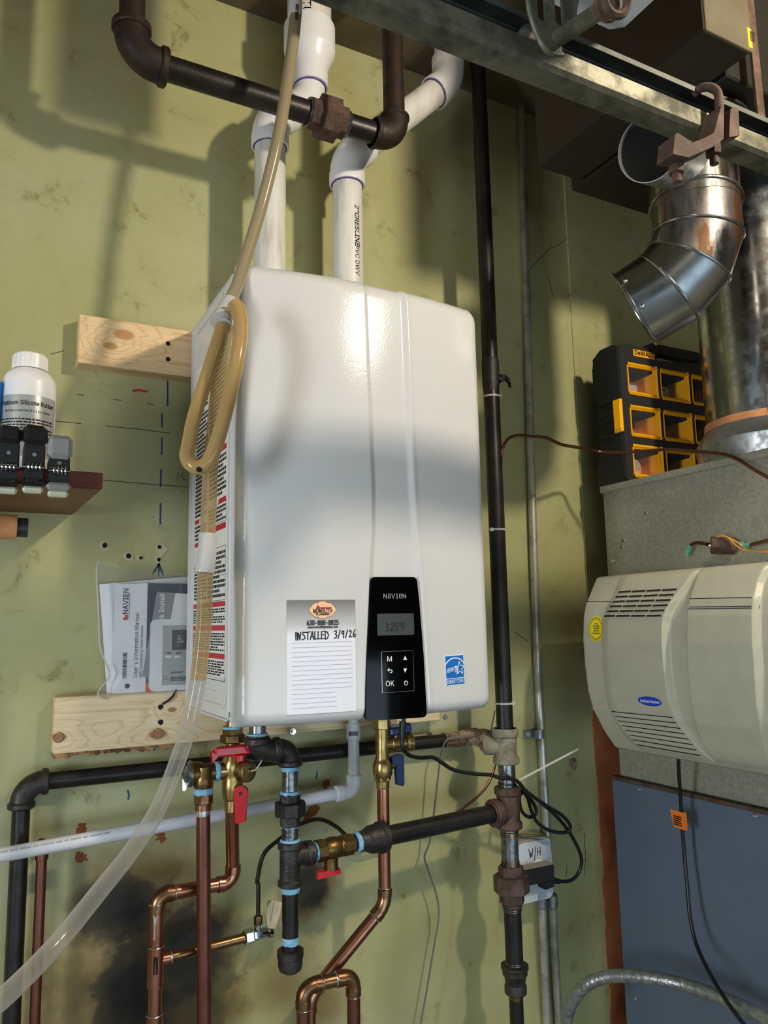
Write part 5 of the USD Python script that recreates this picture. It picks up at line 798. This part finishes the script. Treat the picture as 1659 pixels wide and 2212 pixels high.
for i in range(4): x1_ = c[0] - i * .53; part(gdp, 'panel', place(poly(Polygon([(x1_ - .527, c[1]), (x1_ - .012, c[1]), (x1_, c[1] - .01), (x1_, -2.95), (x1_ - .527, -2.95)]), .04), [0, 0, 1.965], X_, [0, 1, 0]), 'door_panel')
# hanger clamp on the track
hc = P(1540, 290, YT); hk = thing('track_hanger', 'rusty iron hanger clamp bolted round the steel track in front of the flue', 'bracket', hc); Yh = YT - .012
def slab(pix, Y, th, bev=None): return place(poly(Polygon([(float(P(x, y, Y)[0]), float(P(x, y, Y)[2])) for x, y in pix]), th), [0, Y + th / 2, 0], X_, Z_)
part(hk, 'bracket_arm', [slab([(1436, 345), (1440, 305), (1446, 300), (1478, 320), (1500, 312), (1524, 300), (1540, 240), (1546, 240), (1545, 312), (1520, 330), (1470, 352)], Yh - .01, .022), slab([(1563, 246), (1572, 240), (1580, 244), (1583, 302), (1560, 306)], Yh - .008, .018)], 'rust_iron', smooth=20)
part(hk, 'hook', tube(catmull([P(1500, 203, YT + .01), P(1515, 190, YT - .0), P(1540, 190, YT - .012), P(1552, 206, YT - .016), P(1554, 250, YT - .018), P(1552, 305, YT - .018)], 6), .0048, 10), 'rust_iron', smooth=40)
for x, y in ((1540, 318), (1460, 356)): p = P(x, y, Yh - .004); part(hk, 'nut', [hexn(p - Z_ * .010, p + Z_ * .004, .0085), cyl(p - Z_ * .020, p, .0048, 14)], 'rust_iron', smooth=20)
jb = thing('ceiling_box', 'plain metal box hung from the ceiling out of view above the heater', 'box', (.12, -.5, 2.33)); part(jb, 'body', rbox([.098, -.55, 2.296], [.176, -.46, CEIL], .003), 'galvanized')
fixt = thing('lamp_holder', 'bare bulb holder hung from the ceiling behind the camera', 'lamp', (*LAMP[:2], 2.39)); part(fixt, 'socket', lathe([(0, .018), (.03, .022), (.05, .02)], LAMP + [0, 0, .05], Z_, 24), 'plastic_black'); part(fixt, 'cord', cyl(LAMP + [0, 0, .09], [LAMP[0], LAMP[1], CEIL], .004, 10), 'rubber_black')
# ------------------------------------------------------------------ organizer on the plenum
OX = .952; OF, OB = float(PX(1346, 900, OX)[1]), -.072; fpt = lambda x, y: P(x, y, OF)
oz1 = 1.978; zr0 = [fpt(1362, y)[2] for y in (783, 874, 958)]; zr1 = [fpt(1362, y)[2] for y in (853, 943, 1031)]
xs0 = float(fpt(1361, 900)[0]); pit = float(fpt(1432, 900)[0]) - xs0
og = thing('parts_organizer', 'black and yellow parts organizer case standing on the plenum', 'organizer', (OX, OF, ZP))
OW = xs0 - OX + 3 * pit + .022; fr_ = Polygon([(OX, ZP + .012), (OX + .010, ZP + .004), (OX + OW, ZP + .004), (OX + OW, oz1 - .03), (OX + OW - .02, oz1 - .008), (OX + .10, oz1 - .03), (OX + .085, oz1 - .004), (OX + .02, oz1), (OX, oz1 - .018)])
cells = [sbox(xs0 + c * pit, float(zr1[r]), xs0 + c * pit + pit * .905, float(zr0[r])) for r in range(3) for c in range(3)]
part(og, 'front_frame', place(poly(fr_.difference(shapely.union_all(cells)), .012), [0, OF + .012, 0], X_, Z_), 'plastic_black2', smooth=25)
part(og, 'body', [rbox([OX + .002, OF + .085, ZP + .006], [OX + OW, OB, oz1 - .035], .003), rbox([OX, OF + .010, ZP + .008], [OX + .006, OB - .012, oz1 - .06], .002), rbox([OX, OF + .01, oz1 - .037], [OX + OW, OB - .005, oz1 - .03], .002), rbox([OX, OF + .01, ZP + .004], [OX + OW, OB, ZP + .010], .002)] +
     [rbox([xs0 + c * pit - pit * .085, OF + .010, ZP + .01], [xs0 + c * pit - .001, OB - .01, oz1 - .04], .001) for c in range(4)] + [rbox([OX + .004, OF + .010, float(zr0[r]) + .001], [OX + OW, OB - .01, float(zr0[r]) + .012], .001) for r in range(3)], 'plastic_black')
def slab_side(z0, z1, y0, y1, c): return [hull([[x, y, z] for x in (OX - .004, OX + .012) for y, z in ((y0, z0 + c), (y0 + .012, z0), (y1 - c, z0), (y1, z0 + c), (y1, z1 - c), (y1 - c * 1.6, z1), (y0 + .01, z1), (y0, z1 - .006))])]
part(og, 'corner_bumper', slab_side(float(PX(1330, 868, OX)[2]), oz1 - .004, OF + .004, float(PX(1284, 800, OX)[1]), .016), 'plastic_black'); part(og, 'corner_bumper', slab_side(ZP + .003, float(PX(1330, 988, OX)[2]), OF + .004, float(PX(1292, 1010, OX)[1]), .013), 'plastic_black')
for y in (896, 942): z = float(PX(1300, y, OX)[2]); part(og, 'side_rib', rbox([OX - .004, OF + .02, z - .007], [OX + .004, float(PX(1294, y, OX)[1]), z + .007], .002), 'plastic_black')
a, b = PX(1324, 866, OX - .005), PX(1346, 931, OX - .005); part(og, 'side_latch', [rbox([OX - .008, a[1], b[2]], [OX, b[1], a[2]], .002), rbox([OX - .011, a[1] - .006, b[2] + .006], [OX - .007, b[1], a[2] - .012], .001)], 'plastic_yellow', 'yellow side latch')
hx0, hx1 = float(P(1400, 760, OF + .04)[0]), OX + OW - .03; hz0, hz1 = oz1 - .03, oz1 + .032
part(og, 'handle', place(poly(Polygon([(hx0 - .005, hz0), (hx0 - .002, hz1 - .012), (hx0 + .01, hz1), (hx1 - .01, hz1), (hx1, hz1 - .012), (hx1 + .004, hz0)]).difference(Polygon([(hx0 + .022, hz0 + .006), (hx0 + .024, hz1 - .024), (hx1 - .022, hz1 - .024), (hx1 - .02, hz0 + .006)])), .026), [0, OF + .062, 0], X_, Z_), 'plastic_black', smooth=25)
o = fpt(1369, 765); part(og, 'brand_plate', rbox([o[0] - .001, OF - .0008, o[2] - .004], [fpt(1413, 771)[0] + .001, OF + .002, o[2] + .0125], .0005), 'plastic_yellow'); g = txt('DeWALT', .0115, [o[0] + .001, OF - .0008, o[2] - .0005], X_, Z_, True, .0004, width=float(fpt(1412, 771)[0] - o[0]) - .002); part(og, 'lettering', g, 'plastic_black', smooth=False)
for r in range(3):
    for c in range(3):
        x0, x1, zb_, zt_ = xs0 + c * pit + .0005, xs0 + c * pit + pit * .9, float(zr1[r]) + .0005, float(zr0[r]) - .0005; w, h = x1 - x0, zt_ - zb_; Yd = OF - .002
        ring_ = sbox(x0, zb_, x1, zt_).difference(Polygon([(x0 + .002, zb_ + .009), (x1 - .010, zb_ + .008), (x1 - .011, zt_ - .010), (x0 + .002, zt_ - .011)]))
        dn_ = f'{("top", "middle", "bottom")[r]} row, {("left", "middle", "right")[c]} drawer'
        dw = part(og, 'drawer', [place(poly(ring_, .005), [0, Yd + .005, 0], X_, Z_), rbox([x0 + .001, Yd + .003, zb_ + .001], [x1 - .001, Yd + .078, zb_ + .0035], .0005), rbox([x1 - .004, Yd + .003, zb_ + .001], [x1 - .0015, Yd + .078, zt_ - .014], .0005), rbox([x0 + .001, Yd + .074, zb_ + .001], [x1 - .0015, Yd + .077, zt_ - .03], .0005),
            hull([[x, y, z] for x in (x0, x1) for y, z in ((Yd, zt_), (Yd - .005, zt_ - .006), (Yd, zt_ - .010), (Yd + .004, zt_))]), hull([[x, y, z] for z in (zb_, zt_) for x, y in ((x1, Yd), (x1 - .004, Yd - .004), (x1 - .009, Yd), (x1, Yd + .004))]), hull([[x, y, z] for x in (x0, x1) for y, z in ((Yd, zb_), (Yd - .004, zb_ + .004), (Yd, zb_ + .008), (Yd + .004, zb_))])], 'plastic_yellow')
        part(dw, 'scoop', place(poly(Polygon([(0, 0), (.07, 0), (.07, .026), (.055, .040), (.03, .050), (.012, h - .016), (0, h - .016)]), .002), [x1 - .006, Yd + .004, zb_ + .002], [0, 1, 0], Z_), 'plastic_yellow'); part(dw, 'window', rbox([x0 + .001, Yd + .0025, zb_ + .006], [x1 - .009, Yd + .0035, zt_ - .009], .0003), 'bin_window')
def dz(c, r): return xs0 + c * pit + .003, float(zr1[r]) + .0045
x, z = dz(0, 0); t = thing('parts_packet', 'clear packet with a purple header in the top left drawer', 'packet', (x, OF + .02, z)); R_ = trimesh.transformations.rotation_matrix(-.35, [0, 0, 1], [x, OF + .02, z]); part(t, 'packet', rbox([x + .002, OF + .014, z], [x + .04, OF + .017, z + .027], .0005), 'card_grey'); part(t, 'header', rbox([x + .002, OF + .0135, z + .0265], [x + .040, OF + .0175, z + .033], .0005), 'card_purple')
x, z = dz(1, 0); t = thing('parts_packet', 'grey hang card with a slot in the top middle drawer', 'packet', (x, OF + .02, z)); part(t, 'card', place(poly(affinity.rotate(rr(0, 0, .034, .034, .003).difference(rr(.009, .024, .025, .029, .0025)), -16, origin=(0, 0)), .001), [x + .001, OF + .018, z + .008], X_, Z_), 'card_grey'); part(t, 'bit', cyl([x + .019, OF + .015, z + .006], [x + .022, OF + .015, z + .016], .0018, 10), 'chrome')
x, z = dz(0, 1); t = thing('pen_tool', 'dark pen-shaped tool lying in the middle left drawer', 'tool', (x, OF + .02, z)); part(t, 'barrel', rod([x, OF + .014, z + .008], [x + .028, OF + .016, z + .006], .0055), 'paper_navy'); part(t, 'tip', cyl([x + .028, OF + .016, z + .006], [x + .048, OF + .018, z + .001], .0035, 14, .001), 'rubber_black')
x, z = dz(1, 1); t = thing('pocket_knife', 'silver and black folded tool in the middle drawer', 'tool', (x, OF + .02, z)); part(t, 'blade', rbox([x + .001, OF + .012, z + .005], [x + .024, OF + .018, z + .010], .002), 'chrome'); part(t, 'grip', rbox([x + .001, OF + .011, z], [x + .026, OF + .019, z + .005], .002), 'rubber_black')
x, z = dz(0, 2); t = thing('bulb_packet', 'clear crinkled bag of small glass bulbs in the bottom left drawer', 'packet', (x, OF + .02, z)); part(t, 'bag', trimesh.creation.icosphere(3, 1.).apply_scale([.02, .008, .022]).apply_translation([x + .021, OF + .02, z + .022]), 'bag_film')
for k in range(4): p = np.array([x + .004, OF + .014, z + .006 + k * .009]); part(t, 'bulb', rod(p, p + np.array([.016, .002, .003]), .0032), 'clear_bulb' if 'clear_bulb' in MAT else 'chrome')
# ------------------------------------------------------------------ shelf at the left
zsb = float(P(155, 1112, 0)[2]); ysf = float(PZ(218, 1058, zsb)[1]); xse = float(P(155, 1112, 0)[0]); zst = zsb + .021
shf = thing('wall_shelf', 'red-brown wooden shelf at the left edge holding a bottle and clamps', 'shelf', (-.5, 0, zsb)); xfr = float(PZ(219, 1058, zsb)[0])
part(shf, 'board', hull([[-.9, 0, zsb], [xse, 0, zsb], [xfr, ysf, zsb], [-.9, ysf, zsb], [-.9, 0, zst], [xse, 0, zst], [xfr, ysf, zst], [-.9, ysf, zst]]), 'shelf_brown'); part(shf, 'front_edging', rbox([-.9, ysf - .004, zsb + .0005], [xfr + .001, ysf, zst + .003], .001), 'shelf_edge')
def bottle(px, Yb, lab, top, sh0, hw, capw, name):
    sc = dep(P(px, 900, Yb)) / FPX; cx_ = P(px, 850, Yb)[0]; zt = zat(px, top, Yb); R = hw * sc; rc = capw * sc; zs_ = zat(px, sh0, Yb); c0 = np.array([cx_, Yb, zst])
    t = thing('bottle', lab, 'bottle', c0); hN = zt - 2.05 * rc * .62 - .004
    part(t, 'body', lathe([(0, R * .93), (.004, R), (zs_ - .012 - zst, R), (zs_ - .002 - zst, R * .96), (zs_ + .008 - zst, R * .80), (zs_ + .0135 - zst, rc * .94), (hN - zst, rc * .9)], c0, Z_, 48), 'bottle_white', smooth=60)
    cpz = zs_ + .0145; nr = 48; prof_ = [(0, rc * .97), (.001, rc), (zt - cpz - .002, rc * .97), (zt - cpz, rc * .9)]
    part(t, 'cap', [lathe(prof_, [cx_, Yb, cpz], Z_, nr)] + [cyl([cx_ + rc * .985 * math.cos(k), Yb + rc * .985 * math.sin(k), cpz + .002], [cx_ + rc * .96 * math.cos(k), Yb + rc * .96 * math.sin(k), zt - .003], .0009, 6) for k in np.arange(0, 6.28, .26)], 'bottle_white'); return t, c0, R
bt_, c0, R = bottle(62, -.2, 'white plastic bottle with a silver printed label on the shelf', 769, 822, 55, 35.5, 'b'); e = CAM - c0; e[2] = 0; tan = unit(np.cross(e, Z_)) * -1
zl0, zl1 = zat(60, 985, -.238), zat(60, 852, -.238); lab = sub(poly(sbox(0, -R * 1.25, zl1 - zl0, R * 1.25), .0003), .006); lbl = part(bt_, 'label', wrapcyl(lab, [c0[0], c0[1], zl0], Z_, e, R + .0002), 'label_silver')
def btx(s, h, z, bold, width):
    g = txt(s, h, None, None, None, bold, .0002, True, width, up=True); v = g.vertices.copy(); g.vertices = np.c_[v[:, 1], -v[:, 0], v[:, 2]]; part(lbl, 'lettering', wrapcyl(g, [c0[0], c0[1], z], Z_, e, R + .0006), 'print_black', smooth=False)
btx('Platinum Silicone Rubber', .0062, zat(60, 874, -.238), True, R * 2.15); btx('Mix Part A and Part B 1:1 by Volume', .0032, zat(60, 889, -.238), False, R * 1.75)
m = dashes(R * 2.1, .026, 6, 31, .5); v = m.vertices.copy(); m.vertices = np.c_[v[:, 1], R * 1.05 - v[:, 0], v[:, 2]]; part(lbl, 'small_print', wrapcyl(m, [c0[0], c0[1], zat(60, 940, -.238)], Z_, e, R + .0006), 'print_black', smooth=False)
bt2, c2_, R2 = bottle(-50, -.2, 'white bottle with a blue label cut off by the left edge', 769, 826, 52, 35, 'b'); e2v = CAM - c2_; e2v[2] = 0; part(bt2, 'label', wrapcyl(sub(poly(sbox(0, -R2 * 1.4, .06, R2 * 1.4), .0003), .006), [c2_[0], c2_[1], zat(-50, 900, -.238)], Z_, e2v, R2 + .0002), 'print_blue')
def clamp(px, yt, ytb, yj, grey, lab):
    Yk = ysf - .028; sc = dep(P(px, 1000, Yk)) / FPX; o = P(px, 1030, Yk); w = 25 * sc; g = 'rubber_grey' if grey else 'rubber_black'
    zt, zm_, zj = zat(px, yt, Yk), zat(px, ytb, Yk), zat(px, yj, Yk); t = thing('spring_clamp', lab, 'clamp', (o[0], Yk, zj - .02)); x = o[0]
    part(t, 'upper_grip', rbox([x - w, Yk - .008, zm_], [x + w, Yk + .012, zt], .006), g); part(t, 'upper_arm', [rbox([x - w * .82, Yk - .002, zst + .001], [x + w * .82, Yk + .002, zm_ + .004], .001), rbox([x - w * .86, Yk - .001, zst - .002], [x - w * .78, Yk + .03, zm_], .0006), rbox([x + w * .78, Yk - .001, zst - .002], [x + w * .86, Yk + .03, zm_], .0006)], 'plastic_black'); part(t, 'rivet', lathe([(0, .0030), (.0012, .0026)], [x, Yk - .002, zst + (zm_ - zst) * .55], NY, 16), 'chrome')
    zc_ = zat(px, 1010 if not grey else 1018, Yk); part(t, 'spring', [ringt([x + k * w * .3, Yk - .004, zc_], X_, .0052, .0013, 20, 6) for k in (-1.5, -.5, .5, 1.5)], 'chrome'); part(t, 'pivot_pin', cyl([x - w * .9, Yk - .004, zc_], [x + w * .9, Yk - .004, zc_], .0018, 10), 'steel_nipple')
    part(t, 'lower_grip', rbox([x - w * 1.02, Yk - .010, zj - .005], [x + w * 1.02, Yk + .010, zj + .005], .0045), g); part(t, 'jaw_pad', rbox([x - w * .82, Yk - .004, zj - .0135], [x + w * .82, Yk + .012, zj - .0048], .003), 'clamp_pad'); part(t, 'lower_arm', rbox([x - w * .8, Yk - .001, zj], [x + w * .8, Yk + .002, zst], .0006), 'plastic_black')
clamp(16, 920, 958, 1044, 0, 'black-tipped spring clamp on the shelf edge, cut by the left side of the photo'); clamp(72, 919, 962, 1043, 0, 'black-tipped spring clamp on the shelf edge in front of the white bottle'); clamp(127, 941, 992, 1052, 1, 'grey-tipped spring clamp nearest the right end of the shelf')
yk = -.12; p1, p2 = P(60, 1140, yk), P(36, 1139, yk); tu = thing('tube_roll', 'short black pipe sleeved in a cardboard tube below the shelf', 'tube', p1); part(tu, 'pipe', [lathe([(0, .0095), (0, .0145), (.001, .0148), (.4, .0148)], [p1[0], yk, p1[2]], -X_, 30)], 'plastic_black2'); part(tu, 'bore', lathe([(0, .0095), (.001, .009)], [p1[0] + .0002, yk, p1[2]], -X_, 24), 'black_void'); part(tu, 'sleeve', lathe([(0, .0158), (0, .0185), (.002, .0186), (.4, .0182)], [p2[0], yk, p2[2]], -X_, 30, 0, .012, 4), 'cardboard')
part(tu, 'hook', tube(catmull([[-.42, 0, p1[2] + .03], [-.42, -.06, p1[2] + .028], [-.42, yk, p1[2] + .02]], 5), .004, 8), 'iron_black')
# ------------------------------------------------------------------ bag of manuals behind the heater
ym = -.030; fxy = lambda pts, Y: Polygon([(float(P(x, y, Y)[0]), float(P(x, y, Y)[2])) for x, y in pts]); cut = sbox(-1, 1.0, .06, 2.2)
def sheet(pts, Y, th): return place(poly(fxy(pts, Y).intersection(cut), th), [0, Y + th, 0], X_, Z_)
mn = thing('manual', 'white user manual with a navy band in the plastic bag beside the heater', 'booklet', P(300, 1500, ym))
part(mn, 'cover', sheet([(251, 1262), (319, 1260), (314, 1497), (241, 1499)], ym, .008), 'paper_white'); part(mn, 'cover_band', sheet([(319, 1260), (470, 1262), (470, 1400), (315, 1400)], ym + .0005, .0075), 'paper_navy', 'navy band'); part(mn, 'cover_band', sheet([(314.5, 1478), (330, 1470), (330, 1495), (314, 1497)], ym + .0005, .0075), 'paper_orange')
def vtx(s, h, px, py, m, bold=False, width=None, Y=ym, parent=mn): # reads upwards
    g = txt(s, h, None, None, None, bold, .0003, False, width, up=True); o = P(px, py, Y - .0002); dv_ = unit(P(px + 6, py - 200, Y) - o); dv_[1] = 0; part(parent, 'lettering', place(g, o, unit(dv_), np.cross(NY, unit(dv_))), m, smooth=False)
vtx('NAVIEN', .0085, 276, 1328, 'paper_navy', True, .044); vtx('The Leader in Condensing Technology', .0018, 279.5, 1338, 'print_black', False, .045); part(mn, 'emblem', place(poly(Polygon([(0, 0), (.0075, 0), (.0075, .008), (.003, .008), (.003, .004), (0, .004)]), .0003), P(266, 1339, ym - .0002), X_, Z_), 'print_red', smooth=False)
vtx("User's Information Manual", .0066, 296, 1464, 'print_black', False, .110); vtx('NPE Condensing Water Heaters', .0040, 306, 1464, 'print_black', False, .088)
r_ = random.Random(9); bars = []; x = 0
while x < .042: w = r_.choice([.0005, .001, .0016]); bars.append(sbox(x, 0, x + w, .0068)); x += w + r_.choice([.0005, .0009])
o = P(273, 1465, ym - .0002); part(mn, 'barcode', place(poly(shapely.MultiPolygon(bars), .0003), o, Z_, -X_), 'print_black', smooth=False); part(mn, 'punch_hole', lathe([(0, .0042), (.0006, .004)], P(275, 1482, ym - .0001), NY, 18), 'slot_dark')
ws = thing('paper_sheaf', 'plain white papers behind the manual in the bag', 'papers', P(235, 1495, -.014)); part(ws, 'sheets', sheet([(216, 1262), (470, 1240), (470, 1498), (232, 1499), (226, 1400)], -.016, .010), 'paper_white')
qi = thing('install_guide', 'grey and white quick install leaflet leaning in the bag', 'leaflet', P(340, 1460, -.033)); part(qi, 'panel', sheet([(339, 1278), (379, 1281), (345, 1466), (308, 1462)], -.0335, .0025), 'paper_grey', 'grey title panel'); part(qi, 'panel', sheet([(379, 1281), (470, 1287), (470, 1466), (345, 1466)], -.0333, .0023), 'paper_white'); vtx('Quick Install', .0082, 353, 1365, 'print_white', True, .066, -.0338, qi)
rc2 = thing('remote_controller', 'white remote controller with a grey face in the bag beside the heater', 'controller', P(365, 1490, -.036)); a, b = P(326, 1338, -.0365), P(410, 1490, -.0365); w_ = .115
part(rc2, 'case', place(poly(rr(a[0], b[2], a[0] + w_, a[2], .010), .010), [0, -.0265, 0], X_, Z_).apply_translation([0, 0, 0]), 'remote_white', smooth=25)
def rbx(x0, y0, x1, y1, name, m, dY=.0004, wide=None): p, q = P(x0, y0, -.0365), P(x1, y1, -.0365); return part(rc2, name, rbox([p[0], -.0365 - dY, q[2]], [p[0] + wide if wide else q[0], -.036, p[2]], .0001), m)
rbx(352, 1351, 405, 1478, 'face_plate', 'remote_face', .0004, .075); rbx(372, 1361, 404, 1403, 'display', 'remote_lcd', .0008, .045); rbx(357, 1416, 370, 1421, 'button', 'remote_white', .0010); rbx(377, 1416, 396, 1421, 'button', 'remote_white', .0010)
def rt(s, h, x, y, m='print_grey', width=None): o = P(x, y, -.0365); part(rc2, 'lettering', txt(s, h, [o[0], -.0374, o[2]], X_, Z_, False, .0002, width=width), m, smooth=False)
rt('TIME', .0034, 356, 1413, 'print_black', .0105); rt('INFO', .0034, 379, 1413, 'print_black', .0105); rt('IN', .003, 383, 1376, 'print_white'); rt('OUT', .003, 382, 1382, 'print_white'); rt('FLOW', .003, 382, 1388, 'print_white'); rt('WARNING', .003, 368, 1455, 'print_black', .020); o = P(368, 1472, -.0365); part(rc2, 'small_print', place(dashes(.04, .008, 3, 2), [o[0], -.0371, o[2]], X_, Z_), 'print_black', smooth=False)
part(rc2, 'speaker_hole', [lathe([(0, .0011), (.0003, .001)], P(x, y, -.0371), NY, 10) for x in (354.5, 360) for y in (1462, 1467)], 'slot_dark'); part(rc2, 'cable', tube(catmull([P(381, 1490, -.036), P(374, 1503, -.042), P(364, 1513, -.043), P(351, 1521, -.040)], 6), .0018, 8), 'rubber_black')
bgv = np.array([[np.array([P(x, y, 0)[0], 0, P(x, y, 0)[2]]) for x in np.linspace(0, 1, 2)] for y in (0, 1)]) if False else None
prb = fxy([(214, 1212), (209, 1235), (212, 1330), (215, 1400), (232, 1452), (240, 1468), (214, 1500), (212, 1506), (240, 1506), (262, 1500), (470, 1500), (470, 1240), (330, 1236), (270, 1226)], -.037).intersection(sbox(-1, 1, .06, 2))
film = sub(poly(prb, .0003), .012); v = film.vertices; film.vertices = np.c_[v[:, 0], -.0385 * 0 - .0375 + .0 * v[:, 2] - np.where(v[:, 0] < -.012, .006 * meshkit.fbm(np.c_[v[:, 0] * 28, v[:, 1] * 20, v[:, 0] * 0], 3, 5), 0), v[:, 1]]
bag = thing('plastic_bag', 'clear plastic bag of heater papers propped on the lower pine board', 'bag', P(300, 1505, -.037)); part(bag, 'film', film, 'bag_film', smooth=60); fb = sub(poly(prb, .0002), .02); v = fb.vertices; fb.vertices = np.c_[v[:, 0], -.002 - .002 * meshkit.fbm(np.c_[v[:, 0] * 20, v[:, 1] * 15, v[:, 0] * 0], 2, 8), v[:, 1]]; part(bag, 'back_film', fb, 'bag_film', smooth=60)
part(bag, 'seal_edge', tube(catmull([P(215, 1214, -.03), P(209, 1236, -.034), P(213, 1330, -.036), P(217, 1400, -.038), P(236, 1456, -.040), P(215, 1490, -.042), P(214, 1506, -.043), P(230, 1510, -.042)], 6), .0014, 8), 'zip_nylon')
